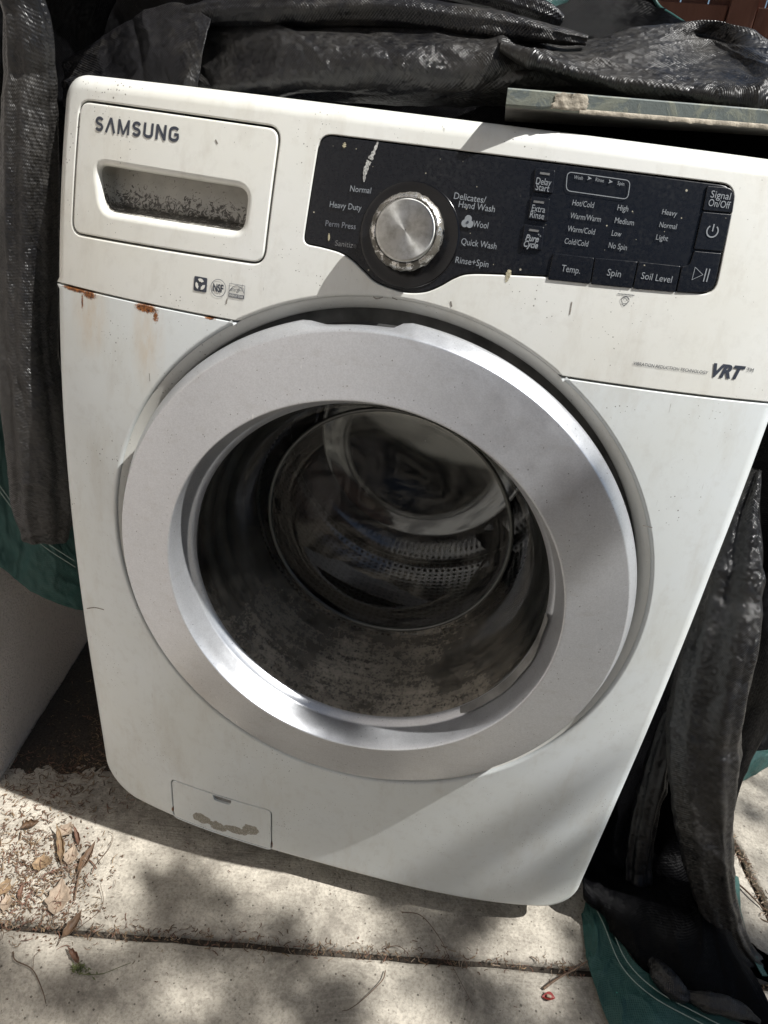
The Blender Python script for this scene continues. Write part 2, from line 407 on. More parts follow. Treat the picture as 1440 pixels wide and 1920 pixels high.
def stucco():
    t = NT('stucco'); c = t.coord()
    g = t.noise(c, 210, 5, 0.7); v = t.voro(c, 330, feature='SMOOTH_F1')
    h = t.math('ADD', g, v)
    big = t.noise(c, 7, 5)
    col = t.mix(big, (0.64, 0.585, 0.54), (0.74, 0.69, 0.645))
    col = t.mix(t.math('MULTIPLY', t.ramp(g, [(0.25, 1), (0.5, 0)]), 0.5), col, (0.22, 0.19, 0.17))
    return t.set(color=col, rough=0.92, spec=0.2, normal=t.bump(h, 0.75, 0.006))
STUCCO = stucco()

def fence_paint():
    t = NT('fence_brown_stain'); c = t.coord()
    g = t.noise(t.mapping(c, (30, 30, 2.2)), 1.0, 6, 0.65)
    col = t.mix(g, (0.085, 0.034, 0.022), (0.19, 0.085, 0.055))
    return t.set(color=col, rough=0.75, spec=0.3, normal=t.bump(g, 0.5, 0.006))
FENCE = fence_paint()

def board_paint():
    t = NT('board_grey_paint'); c = t.coord()
    n1 = t.noise(c, 38, 7, 0.75, 0.8); n2 = t.noise(c, 140, 5, 0.7)
    col = t.mix(t.ramp(n1, [(0.48, 0), (0.54, 1)]), (0.12, 0.142, 0.136), (0.20, 0.215, 0.175))
    col = t.mix(t.math('MULTIPLY', t.ramp(n2, [(0.5, 0), (0.7, 1)]), 0.4), col, (0.09, 0.095, 0.085))
    return t.set(color=col, rough=0.6, normal=t.bump(n1, 0.5, 0.002))
BOARD = board_paint()
BOARD_UNDER = plain('board_underside', (0.20, 0.19, 0.17), 0.8, vary=0.2)
TORN = plain('torn_paper_core', (0.42, 0.375, 0.30), 0.95, vary=0.45, scale=140, bump=0.9)

# ================================================================ ground, joints, wall, fence
ANG = 0.197
U = Vector((math.cos(ANG), math.sin(ANG), 0)); Vv = Vector((-math.sin(ANG), math.cos(ANG), 0))
J1 = Vector((-0.377, -0.177, 0)); J2 = Vector((0.637, 0.19, 0))
v1 = J1.dot(Vv); u2 = J2.dot(U)
ground = mesh_obj('ground', [(-40, -40, -0.012), (40, -40, -0.012), (40, 40, -0.012), (-40, 40, -0.012)], [[0, 1, 2, 3]], SOIL, smooth=False)
tag(ground, kind='structure')

def slab(u0_, u1_, v0_, v1_):
    g = 0.0055; r = 0.006
    u0_, u1_, v0_, v1_ = u0_ + g, u1_ - g, v0_ + g, v1_ - g
    def line(a, b, near):
        xs = set([a, b, a + r, b - r, a + r * 0.35, b - r * 0.35])
        return sorted(xs)
    def dens(a, b):
        n = max(2, int((b - a) / 0.03)); return np.linspace(a + r, b - r, n).tolist()
    us = sorted(set([u0_, u0_ + r * .35, u1_ - r * .35, u1_] + dens(u0_, u1_)))
    vs = sorted(set([v0_, v0_ + r * .35, v1_ - r * .35, v1_] + dens(v0_, v1_)))
    V = []; F = []
    for v in vs:
        for u in us:
            e = min(u - u0_, u1_ - u, v - v0_, v1_ - v); z = 0.0
            if e < r: q = 1 - e / r; z = -r * (1 - math.sqrt(max(0, 1 - q * q)))
            jit = 0.0035 * noise.noise(Vector((u * 34, v * 34, 3))) if e < r * 0.9 else 0
            p = U * u + Vv * v; V.append((p.x + jit, p.y + jit, z + 0.0007 * noise.noise(Vector((u * 9, v * 9, 1))) - 0.0007))
    k = len(us)
    for j in range(len(vs) - 1):
        for i in range(k - 1): F.append([j * k + i, j * k + i + 1, (j + 1) * k + i + 1, (j + 1) * k + i])
    n0 = len(V); ring = [i for i in range(k)] + [j * k + k - 1 for j in range(1, len(vs))] + [(len(vs) - 1) * k + i for i in range(k - 2, -1, -1)] + [j * k for j in range(len(vs) - 2, 0, -1)]
    for i in ring: V.append((V[i][0], V[i][1], -0.02))
    for a in range(len(ring)):
        b = (a + 1) % len(ring); F.append([ring[a], n0 + a, n0 + b, ring[b]])
    return V, F
us = [u2 - 2.4, u2 - 1.2, u2, u2 + 1.2]; vs = [v1 - 2.6, v1 - 1.3, v1, v1 + 1.3, v1 + 2.6]
us = [u2 - 1.35, u2, u2 + 1.35, u2 + 2.7]
for i in range(3):
    for j in range(4):
        V, F = slab(us[i], us[i + 1], vs[j], vs[j + 1]); mesh_obj('concrete_slab', V, F, CONCRETE, ground)

# stucco house wall along the left
wb = Vector((-0.531, 0.05, 0)); wd = Vector((-0.198, 0.98, 0)).normalized(); wn_ = Vector((-wd.y, wd.x, 0))
V = []; F = []
NA, NB = 90, 50
for i in range(NA + 1):
    s = -3.0 + 5.0 * (i / NA)
    for j in range(NB + 1):
        z = -0.01 + 2.6 * (j / NB) ** 1.6
        p = wb + wd * s; q = 0.004 * noise.noise(Vector((s * 3, z * 3, 0)))
        V.append((p.x + q, p.y, z))
for i in range(NA):
    for j in range(NB): a = i * (NB + 1) + j; F.append([a, a + 1, a + NB + 2, a + NB + 1])
n0 = len(V)
for s in (-3.0, 2.0):
    for z in (-0.01, 2.59):
        p = wb + wd * s + wn_ * 0.2; V.append((p.x, p.y, z))
c00, c01, c10, c11 = 0, NB, NA * (NB + 1), NA * (NB + 1) + NB
F += [[n0, n0 + 1, n0 + 3, n0 + 2], [c00, c01, n0 + 1, n0], [c10, n0 + 2, n0 + 3, c11], [c01, c11, n0 + 3, n0 + 1]]
wall = mesh_obj('stucco_wall', V, F, STUCCO)
tag(wall, 'rough pinkish grey stucco wall at the lower left beside the washer', 'wall')

# brown timber fence far behind, upper right
def build_fence(base, ang, lo, hi, label):
    f_ = empty('timber_fence', base, label, 'fence', 'board fences round the yard'); rz = Matrix.Rotation(ang, 3, 'Z')
    fx = Vector(base); fdir = rz @ Vector((1, 0, 0)); fnor = rz @ Vector((0, 1, 0)); proto = None
    for i in range(lo, hi):
        p = fx + fdir * (i * 0.098) + fnor * (0.02 + random.uniform(-0.002, 0.002))
        V, F = box(p.x, p.y, 0.95, 0.093, 0.018, 1.86, 0.002, rz); mesh_obj('board', V, F, FENCE, f_, smooth=False)
    for z in (0.35, 1.485):
        for (a, b) in ((lo * 0.098, 0.02), (0.12, hi * 0.098)):
            p = fx + fdir * ((a + b) / 2) - fnor * 0.012
            V, F = box(p.x, p.y, z, b - a, 0.038, 0.10, 0.003, rz); mesh_obj('rail', V, F, FENCE, f_, smooth=False)
    p = fx + fdir * 0.07 - fnor * 0.03
    V, F = box(p.x, p.y, 0.95, 0.09, 0.09, 1.9, 0.004, rz); mesh_obj('post', V, F, FENCE, f_, smooth=False)
build_fence((0.62, 2.62, 0), -0.12, -9, 16, 'red-brown board fence with a rail in the top right corner')
build_fence((0.9, -2.9, 0), math.pi + 0.197, -14, 14, 'red-brown board fence added out of view behind the camera to darken reflections')  # unseen fence, added so the ring and glass reflect something dark

# ================================================================ washing machine
W = 0.686; BUL = 0.0362; C2_, C3_ = 0.2073, 0.2287
def fy(x, z):
    u = z - 0.5
    return C2_ * u * u + C3_ * u ** 3 - BUL * (1 - min(1.15, abs(2 * x / W)) ** 3)

def arcpts(cx, cz, r, a0, a1, n=8):
    return [(cx + r * math.cos(math.radians(a0 + (a1 - a0) * i / n)), cz + r * math.sin(math.radians(a0 + (a1 - a0) * i / n))) for i in range(n + 1)]

def rrect(x0, z0, x1, z1, r):
    rs = r if hasattr(r, '__len__') else (r,) * 4     # bottom-left, bottom-right, top-right, top-left
    return (arcpts(x0 + rs[0], z0 + rs[0], rs[0], 180, 270) + arcpts(x1 - rs[1], z0 + rs[1], rs[1], 270, 360)
            + arcpts(x1 - rs[2], z1 - rs[2], rs[2], 0, 90) + arcpts(x0 + rs[3], z1 - rs[3], rs[3], 90, 180))

def rpoly(pts, r, n=6):
    """round the corners of a counter-clockwise polygon"""
    out = []; k = len(pts)
    for i in range(k):
        p = Vector(pts[i]); a = Vector(pts[i - 1]) - p; b = Vector(pts[(i + 1) % k]) - p
        rr = r[i] if hasattr(r, '__len__') else r
        if rr <= 1e-6: out.append(tuple(p)); continue
        d = min(rr, a.length * 0.45, b.length * 0.45)
        s = p + a.normalized() * d; e = p + b.normalized() * d
        for j in range(n + 1):
            t = j / n; q = s * (1 - t) ** 2 + p * 2 * t * (1 - t) + e * t * t; out.append((q.x, q.y))
    return out

def resample(loop, step):
    P = [Vector(p) for p in loop]; out = []
    for i in range(len(P)):
        a, b = P[i], P[(i + 1) % len(P)]; L = (b - a).length
        if L < 1e-6: continue
        n = max(1, int(math.ceil(L / step)))
        for j in range(n): out.append(tuple(a + (b - a) * (j / n)))
    res = []
    for p in out:
        if not res or math.hypot(p[0] - res[-1][0], p[1] - res[-1][1]) > 1e-5: res.append(p)
    return np.array(res)

def inside(P, poly):
    x, y = P[:, 0], P[:, 1]; r = np.zeros(len(P), bool); k = len(poly); j = k - 1
    for i in range(k):
        xi, yi = poly[i]; xj, yj = poly[j]
        c = ((yi > y) != (yj > y)) & (x < (xj - xi) * (y - yi) / (yj - yi + 1e-15) + xi); r ^= c; j = i
    return r

def normals2(P):
    d = np.roll(P, -1, 0) - np.roll(P, 1, 0); d /= np.linalg.norm(d, axis=1)[:, None] + 1e-12
    return np.stack([d[:, 1], -d[:, 0]], 1)

def surf_n(x, z):
    e = 1e-4; n_ = np.array([(fy(x + e, z) - fy(x - e, z)) / (2 * e), -1.0, (fy(x, z + e) - fy(x, z - e)) / (2 * e)]); return n_ / np.linalg.norm(n_)

def shell(outer, holes=(), r_out=0.002, depth=0.01, step=0.008, yoff=0.0, hole_r=0.003, hole_depth=None, nseg=4, surf=fy):
    """curved front skin following the washer face: rounded rim outside and round each hole"""
    loops = []
    P = resample(outer, step * 0.6); n = normals2(P)
    rr = np.array([r_out(*p) if callable(r_out) else r_out for p in P])
    loops.append((P - n * rr[:, None], n, rr, depth))
    for i, h in enumerate(holes):
        Q = resample(h, step * 0.5); nq = normals2(Q)
        hr = hole_r[i] if hasattr(hole_r, '__len__') else hole_r
        hd = hole_depth[i] if hasattr(hole_depth, '__len__') else (hole_depth or depth)
        loops.append((Q + nq * hr, -nq, np.full(len(Q), hr), hd))
    verts = np.vstack([l[0] for l in loops]); edges = []; s = 0
    for l in loops:
        k = len(l[0]); edges += [(s + i, s + (i + 1) % k) for i in range(k)]; s += k
    lo, hi = verts.min(0), verts.max(0)
    g = np.stack(np.meshgrid(np.arange(lo[0] + step / 2, hi[0], step), np.arange(lo[1] + step / 2, hi[1], step)), -1).reshape(-1, 2)
    ok = inside(g, loops[0][0])
    for l in loops[1:]: ok &= ~inside(g, l[0])
    g = g[ok]
    keep = np.ones(len(g), bool)
    for s0 in range(0, len(g), 2000):
        d = ((g[s0:s0 + 2000, None, :] - verts[None]) ** 2).sum(2).min(1); keep[s0:s0 + 2000] = d > (step * 0.5) ** 2
    g = g[keep]; allp = np.vstack([verts, g]) if len(g) else verts
    co, ed, fa, *_ = delaunay_2d_cdt([Vector(p) for p in allp], edges, [], 0, 1e-7)
    co = np.array([(c.x, c.y) for c in co]); fa = np.array([list(f) for f in fa if len(f) == 3])
    cen = co[fa].mean(1); ok = inside(cen, loops[0][0])
    for l in loops[1:]: ok &= ~inside(cen, l[0])
    fa = fa[ok]
    V = [(x, surf(x, z) + yoff, z) for x, z in co]; NR = [surf_n(x, z) for x, z in co]; F = [[int(a), int(b), int(c)] for a, b, c in fa]
    for (L0, n, rr, dep) in loops:
        k = len(L0); prev = len(V)
        for (x, z) in L0: V.append((x, surf(x, z) + yoff, z)); NR.append(surf_n(x, z))
        ring_n = NR[-k:]
        for q in range(1, nseg + 2):
            cur = len(V)
            if q <= nseg: a = math.pi / 2 * q / nseg; out_, dp = np.sin(a) * rr, rr * (1 - math.cos(a))
            else: out_, dp = rr, np.full(k, dep)
            for i in range(k):
                x, z = L0[i] + n[i] * out_[i]; x0, z0 = L0[i]
                V.append((x, surf(x0, z0) + yoff + dp[i], z)); aa = math.pi / 2 * min(q, nseg) / nseg
                NR.append(ring_n[i] * math.cos(aa) + np.array([n[i][0], 0, n[i][1]]) * math.sin(aa))
            for i in range(k):
                i2 = (i + 1) % k; F.append([prev + i, prev + i2, cur + i2, cur + i])
            prev = cur
    V = np.array(V); NR = np.array(NR); out = []
    for f in F:
        a_, b_, c_ = V[f[0]], V[f[1]], V[f[2]]; gn = np.cross(b_ - a_, c_ - a_)
        if len(f) == 4: gn = gn + np.cross(c_ - a_, V[f[3]] - a_)
        out.append(f if gn @ NR[f].sum(0) >= 0 else f[::-1])
    SHELL_N[0] = NR
    return V, out

washer = empty('washing_machine', (0, 0, 0), 'scratched white front-loading washing machine with a round silver door, wrapped in a tarp', 'washing machine')
ZS, ZT, ZB = 0.7685, 0.9525, 0.0436
DC = (0.0100, 0.5263); RL = 0.2832

def hole_cut(z0, z1, step=0.006):
    """arc of the door opening between the heights z0 and z1, as points ordered by angle"""
    return None

xl, xr = -W / 2, W / 2
dzs = ZS - DC[1]
def arc_between(zlimit, upper):
    """door-opening circle cut by the line z=zlimit"""
    a = math.asin((zlimit - DC[1]) / RL)
    return a
gap = 0.0009
# upper fascia: cut from below by the door circle
a_f = arc_between(ZS + gap, True)
fasc = [(xl, ZS + gap)]
arc = [(DC[0] + RL * math.cos(t), DC[1] + RL * math.sin(t)) for t in np.linspace(math.pi - a_f, a_f, 60)]
fasc += arc + [(xr + 0.003, ZS + gap)] + arcpts(xr + 0.006 - 0.010, ZT - 0.010, 0.010, 0, 90) + arcpts(xl + 0.022, ZT - 0.022, 0.022, 90, 180)
drawer_out = rpoly([(-0.3240, 0.8165), (-0.1165, 0.8200), (-0.1155, 0.9300), (-0.3230, 0.9318)], 0.013)
nose = crom([(0.1287, 0.8454), (0.092, 0.8420), (0.0649, 0.8386), (0.0530, 0.8335), (0.0420, 0.8255), (0.0300, 0.8192), (0.0150, 0.8165), (0.0000, 0.8176), (-0.0150, 0.8212), (-0.0270, 0.8285), (-0.0374, 0.8352), (-0.0500, 0.8400), (-0.0680, 0.8420)], 60)[:, :2].tolist()
panel_out = rpoly([(-0.0815, 0.9293), (-0.0835, 0.8428)], 0.0, 1)[::1]
PCORN = dict(tl=(-0.0812, 0.9292), tr=(0.2605, 0.9312), br=(0.2665, 0.8492), bl=(-0.0835, 0.8425))
def panel_loop(ins=0.0):
    tl, tr, br, bl = PCORN['tl'], PCORN['tr'], PCORN['br'], PCORN['bl']
    base = [bl] + [tuple(p) for p in nose[::-1]] + [br, tr, tl]
    r = [0.012] + [0.0] * len(nose) + [0.012, 0.012, 0.012]
    L = np.array(rpoly(base, r))
    if ins: L = L - normals2(L) * ins
    return L.tolist()
def fas_r(x, z):
    if z < ZS + 0.004 and not math.hypot(x - DC[0], z - DC[1]) < RL + 0.001: return 0.0009
    if math.hypot(x - DC[0], z - DC[1]) < RL + 0.0015: return 0.004
    return 0.0095 + 0.004 * max(0, min(1, (z - 0.93) / 0.02))
V, F = shell(fasc, [drawer_out, panel_loop()], fas_r, 0.075, 0.0075, hole_r=[0.0016, 0.0011], hole_depth=[0.02, 0.004])
fascia = mesh_obj('control_fascia', V, F, WHITE_P, washer)
# lower front panel
a_p = arc_between(ZS - gap, True)
low = [(xl, ZS - gap)] + arcpts(xl + 0.058, ZB + 0.058, 0.058, 180, 270, 12) + arcpts(xr - 0.046, ZB + 0.046, 0.046, 270, 360, 12) + [(xr, 0.60), (xr + 0.003, ZS - gap)]
arc = [(DC[0] + RL * math.cos(t), DC[1] + RL * math.sin(t)) for t in np.linspace(a_p, math.pi - a_p - 2 * math.pi, 160)]
low += arc
FT = [(-0.225,0.1308),(-0.0749,0.1343)]
flap_out = rpoly([(FT[0][0] - 0.001, 0.0478), (FT[1][0] + 0.002, 0.0478), FT[1], FT[0]], 0.010)
def low_r(x, z):
    if z > ZS - 0.004 and math.hypot(x - DC[0], z - DC[1]) > RL + 0.0005: return 0.0009
    if math.hypot(x - DC[0], z - DC[1]) < RL + 0.0015: return 0.004
    return 0.0095
V, F = shell(low, [flap_out], low_r, 0.10, 0.0075, hole_r=[0.0012], hole_depth=[0.012])
front = mesh_obj('front_panel', V, F, WHITE, washer)

# sloping lip and wall of the door recess
def lip_y(a, r): return fy(DC[0] + r * math.cos(a), DC[1] + r * math.sin(a))
prof = [(RL, 0), (RL - 0.004, 1), (RL - 0.0095, 2), (RL - 0.0110, 3), (RL - 0.0115, 4)]
def lip_warp(a, j, r, y):
    y0 = lip_y(a, RL + 0.004)
    return r, y0 + (0.0036, 0.0055, 0.0105, 0.0125, 0.017)[j]
V, F = lathe(prof, DC, 160, warp=lip_warp); mesh_obj('door_recess_lip', V, F, WHITE_P, washer)
prof = [(RL - 0.0115, 0), (RL - 0.0120, 1), (RL - 0.013, 2), (RL - 0.055, 3)]
def rec_warp(a, j, r, y):
    y0 = lip_y(a, RL + 0.004)
    return r, (y0 + 0.0169, y0 + 0.022, 0.016, 0.019)[j]
V, F = lathe(prof, DC, 160, warp=rec_warp); mesh_obj('door_recess', V, F, RECESS, washer)

# cabinet behind the front, feet under it
def cabinet():
    x0, x1, y1, z0, z1 = xl + 0.003, xr - 0.003, 0.74, 0.05, 0.9495
    parts = [box(0, (0.09 + y1) / 2 + 0.01, z1 - 0.006, x1 - x0, y1 - 0.09, 0.012, 0.004),
             box(x0 + 0.006, (0.11 + y1) / 2 + 0.01, (z0 + z1 - 0.013) / 2, 0.012, y1 - 0.11, z1 - z0 - 0.013, 0.003),
             box(x1 - 0.006, (0.11 + y1) / 2 + 0.01, (z0 + z1 - 0.013) / 2, 0.012, y1 - 0.11, z1 - z0 - 0.013, 0.003),
             box(0, y1 + 0.018, (z0 + z1) / 2, x1 - x0, 0.012, z1 - z0, 0.003),
             box(0, (0.03 + y1) / 2 + 0.01, z0 + 0.006, x1 - x0 - 0.03, y1 - 0.05, 0.010, 0.002)]
    return merge(parts)
mesh_obj('cabinet', *cabinet(), STEEL_CAB, washer, smooth=False)
for sx in (-1, 1):
    for yy in (0.09, 0.68):
        V, F = tube([(sx * 0.29, yy, 0.0), (sx * 0.29, yy, 0.012), (sx * 0.29, yy, 0.0125), (sx * 0.29, yy, 0.056)], [0.022, 0.022, 0.008, 0.008], 12)
        mesh_obj('foot', V, F, GASKET, washer, smooth=False)

# ---- door
YD = -0.0435
door = empty('door', (0, 0, 0)); door.parent = washer
def notch(a):
    d = math.degrees(a) % 360
    def sm(t): t = max(0, min(1, t)); return t * t * (3 - 2 * t)
    return sm((d - 87.5) / 3) * sm((108 - d) / 6)
prof = [(0.252, 0.012), (0.2655, -0.010), (0.2690, -0.0215), (0.2693, -0.0255), (0.2684, -0.0278), (0.2650, -0.0350), (0.2614, -0.0425), (0.2606, -0.0437), (0.2596, -0.0440),
        (0.2400, -0.0480), (0.2200, -0.0522), (0.2046, -0.0550), (0.2034, -0.0553), (0.2026, -0.0550), (0.2020, -0.0541), (0.1985, -0.0410), (0.1955, -0.0285), (0.1948, -0.0262), (0.1940, -0.0255), (0.1905, -0.0215), (0.1890, -0.0170)]
def ring_warp(a, j, r, y):
    k = notch(a)
    if j <= 5 and k > 0:
        tgt = (0.252, 0.2585, 0.2600, 0.2625, 0.2632, 0.2630)[j]; r = r + (tgt - r) * k
        if j in (3, 4, 5): y = y + (0.0 - 0.003 * (j - 3)) * k
    return r, y
V, F = lathe(prof, DC, 220, warp=ring_warp); mesh_obj('door_ring', V, F, SILVER, door)
# finger pull behind the top of the ring
V, F = lathe([(0.262, -0.012), (0.2555, -0.020), (0.254, -0.010), (0.258, 0.004)], DC, 20, closed=True, a0=math.radians(86), a1=math.radians(110)); mesh_obj('finger_pull', V, F, DARK, door)
# glass bowl: rim and side, then the end pane
side = [(0.1890, -0.0172), (0.1872, -0.0150), (0.1866, -0.0120), (0.1848, -0.0105), (0.1835, -0.0020), (0.1812, 0.0000), (0.1780, 0.015), (0.1760, 0.017), (0.1705, 0.034), (0.1645, 0.055), (0.1590, 0.076), (0.1530, 0.090), (0.1455, 0.0985)]
V, F = lathe(side, DC, 160); bowl = mesh_obj('glass_bowl', V, F, GLASS_DIRTY, door)
endp = [(0.1455, 0.0985), (0.138, 0.1015), (0.115, 0.1035), (0.08, 0.102), (0.04, 0.1002), (0.0005, 0.0998)]
def tilt_end(a, j, r, y): return r, y + 0.05 * r * math.sin(a) * (1 if j else 1) * (0.145 - r)
V, F = lathe(endp, DC, 120, warp=tilt_end); mesh_obj('glass_pane', V, F, GLASS, door)
V, F = lathe([(0.1475 + 0.0028 * math.cos(q), 0.0975 + 0.0028 * math.sin(q)) for q in np.linspace(0, 2 * math.pi, 11)[:-1]], DC, 120, closed=True); mesh_obj('glass_rim', V, F, RIM, door)
# dark cup of the inner grip, lower right of the opening
gp = []
for i in range(26):
    t = i / 25; a = math.radians(-48 + 50 * t)
    gp.append((a, 0.1905 + 0.0040 * math.sin(math.pi * min(1, t * 1.15)) ** 0.6 * (1 - 0.45 * t) + 0.0006 * math.sin(t * 21)))
V = []; F = []
for i, (a, r) in enumerate(gp):
    for rr_, yy in ((0.1880, -0.0190), (r - 0.001, -0.0262), (r, -0.0275)): V.append((DC[0] + rr_ * math.cos(a), yy - 0.0012, DC[1] + rr_ * math.sin(a)))
for i in range(len(gp) - 1):
    for j in range(2): F.append([i * 3 + j, i * 3 + j + 1, i * 3 + j + 4, i * 3 + j + 3])
mesh_obj('inner_grip', V, F, RECESS, door)

# gasket and drum behind the glass
prof = [(0.262, 0.030), (0.205, 0.031), (0.200, 0.014), (0.192, 0.012), (0.190, 0.030), (0.196, 0.036), (0.190, 0.045), (0.184, 0.048), (0.188, 0.060), (0.180, 0.072), (0.173, 0.076), (0.176, 0.090), (0.168, 0.105), (0.172, 0.116)]
V, F = lathe(prof, DC, 120); mesh_obj('door_gasket', V, F, GASKET, washer)
drum = empty('drum', (0, 0, 0)); drum.parent = washer
prof = [(0.168, 0.118), (0.172, 0.122), (0.20, 0.124), (0.228, 0.130), (0.236, 0.145), (0.237, 0.25), (0.236, 0.385), (0.225, 0.405)]
V, F = lathe(prof, DC, 144)
uv = []
k = len(prof); acc = [0.0]
for i in range(1, k): acc.append(acc[-1] + math.hypot(prof[i][0] - prof[i - 1][0], prof[i][1] - prof[i - 1][1]))
for i in range(144):
    for j in range(k): uv.append((0.236 * 2 * math.pi * (i if i < 143 else i) / 144, acc[j]))
mesh_obj('drum_shell', V, F, DRUM, drum, uvs=uv)
prof = [(0.225, 0.405), (0.20, 0.400), (0.17, 0.385), (0.16, 0.392), (0.12, 0.398), (0.08, 0.401), (0.04, 0.402), (0.001, 0.402)]
V, F = lathe(prof, DC, 96); mesh_obj('drum_back', V, F, STEEL, drum)
for ang in (-62, 58, 178):
    V = []; F = []
    for i, yy in enumerate(np.linspace(0.14, 0.395, 14)):
        for j, (du, dr) in enumerate(((-0.030, 0), (-0.018, 0.022), (-0.006, 0.036), (0.006, 0.036), (0.018, 0.022), (0.030, 0))):
            h = dr * math.sin(math.pi * min(1, max(0.02, (yy - 0.135) / 0.265))) ** 0.4
            a = math.radians(ang + 14 * (yy - 0.14) / 0.26) + du / 0.236; r = 0.2365 - h
            V.append((DC[0] + r * math.cos(a), yy, DC[1] + r * math.sin(a)))
    for i in range(13):
        for j in range(5): F.append([i * 6 + j, i * 6 + j + 1, i * 6 + j + 7, i * 6 + j + 6])
    mesh_obj('drum_paddle', V, F, STEEL, drum)

# ---- dispenser drawer
drawer = empty('dispenser_drawer', (0, 0, 0)); drawer.parent = washer
dl = np.array(drawer_out); dl = (dl - normals2(dl) * 0.0018).tolist()
pocket = rpoly([(-0.2875, 0.8420), (-0.1405, 0.8440), (-0.1395, 0.8790), (-0.2970, 0.8800)], [0.012, 0.010, 0.012, 0.010])
pk_in = rpoly([(-0.2790, 0.8475), (-0.1440, 0.8480), (-0.1430, 0.8775), (-0.2925, 0.8785)], [0.010, 0.008, 0.008, 0.006])
V, F = shell(dl, [pocket], 0.0016, 0.015, 0.006, hole_r=[0.0062], hole_depth=[0.0075], nseg=5)
mesh_obj('drawer_front', V, F, WHITE_P, drawer)
Pk = resample(pocket, 0.004); c0 = Pk.mean(0)
V = []; F = []
for q, (sc, dp) in enumerate(((1.0, 0.0072), (0.985, 0.012), (0.96, 0.022), (0.93, 0.027), (0.85, 0.0285), (0.5, 0.029), (0.0, 0.029))):
    for (x, z) in Pk:
        xx, zz = c0[0] + (x - c0[0]) * (1 - (1 - sc) * 0.5 if sc > 0.9 else sc), c0[1] + (z - c0[1]) * sc
        if z < c0[1] and 0.9 < sc < 1: zz += (1 - sc) * 0.04
        V.append((xx, fy(xx, zz) + dp, zz))
k = len(Pk)
for q in range(6):
    for i in range(k): F.append([q * k + i, q * k + (i + 1) % k, (q + 1) * k + (i + 1) % k, (q + 1) * k + i])
mesh_obj('handle_pocket', V, F, POCKET, drawer)

# ---- lettering
_cache = {}
def glyphs(s, bold=0.0, shear=0.0, spacing=1.0):
    key = (s, bold, shear, spacing)
    if key in _cache: return _cache[key]
    cu = bpy.data.curves.new('lettering', 'FONT'); cu.body = s; cu.size = 1; cu.offset = bold; cu.shear = shear; cu.space_character = spacing
    cu.resolution_u = 3; cu.fill_mode = 'FRONT'
    ob = bpy.data.objects.new('lettering_tmp', cu); COL.objects.link(ob); bpy.context.view_layer.update()
    me = bpy.data.meshes.new_from_object(ob.evaluated_get(bpy.context.evaluated_depsgraph_get()))
    P = np.array([v.co[:] for v in me.vertices]); F = [list(p.vertices) for p in me.polygons]
    bpy.data.objects.remove(ob); bpy.data.curves.remove(cu); bpy.data.meshes.remove(me)
    _cache[key] = (P, F); return P, F

def letter(s, a, b, cap, mat, parent, lift=0.0005, bold=0.0, shear=0.0, spacing=1.0, name='lettering', capunit=0.70):
    """print s between the mid-height points a and b on the washer face; cap = capital height in metres"""
    P, F = glyphs(s, bold, shear, spacing)
    x0, x1 = P[:, 0].min(), P[:, 0].max(); sx = (b[0] - a[0]) / (x1 - x0); sz = cap / capunit
    slope = (b[1] - a[1]) / (b[0] - a[0]); V = []
    for p in P:
        x = a[0] + (p[0] - x0) * sx; z = a[1] + (x - a[0]) * slope * 0.5 + (b[1] - a[1]) * 0.25 + p[1] * sz - cap / 2
        V.append((x, fy(x, z) - lift, z))
    return mesh_obj(name, V, F, mat, parent, smooth=False)

def flat(loop, mat, parent, name, lift=0.0005, thick=0.0):
    V = [(x, fy(x, z) - lift, z) for x, z in loop]
    return mesh_obj(name, V, [list(range(len(V)))], mat, parent, smooth=False)

def stroke(pts, wid, mat, parent, name='printed_line', lift=0.0005, closed=False):
    P = np.array(pts, float); n = len(P); V = []; F = []
    for i in range(n):
        if closed: d = P[(i + 1) % n] - P[i - 1]
        else: d = P[min(i + 1, n - 1)] - P[max(i - 1, 0)]
        d = d / (np.linalg.norm(d) + 1e-12); q = np.array([-d[1], d[0]]) * wid / 2
        for sgn in (1, -1): x, z = P[i] + q * sgn; V.append((x, fy(x, z) - lift, z))
    for i in range(n if closed else n - 1):
        j = (i + 1) % n; F.append([2 * i, 2 * i + 1, 2 * j + 1, 2 * j])
    return mesh_obj(name, V, F, mat, parent, smooth=False)

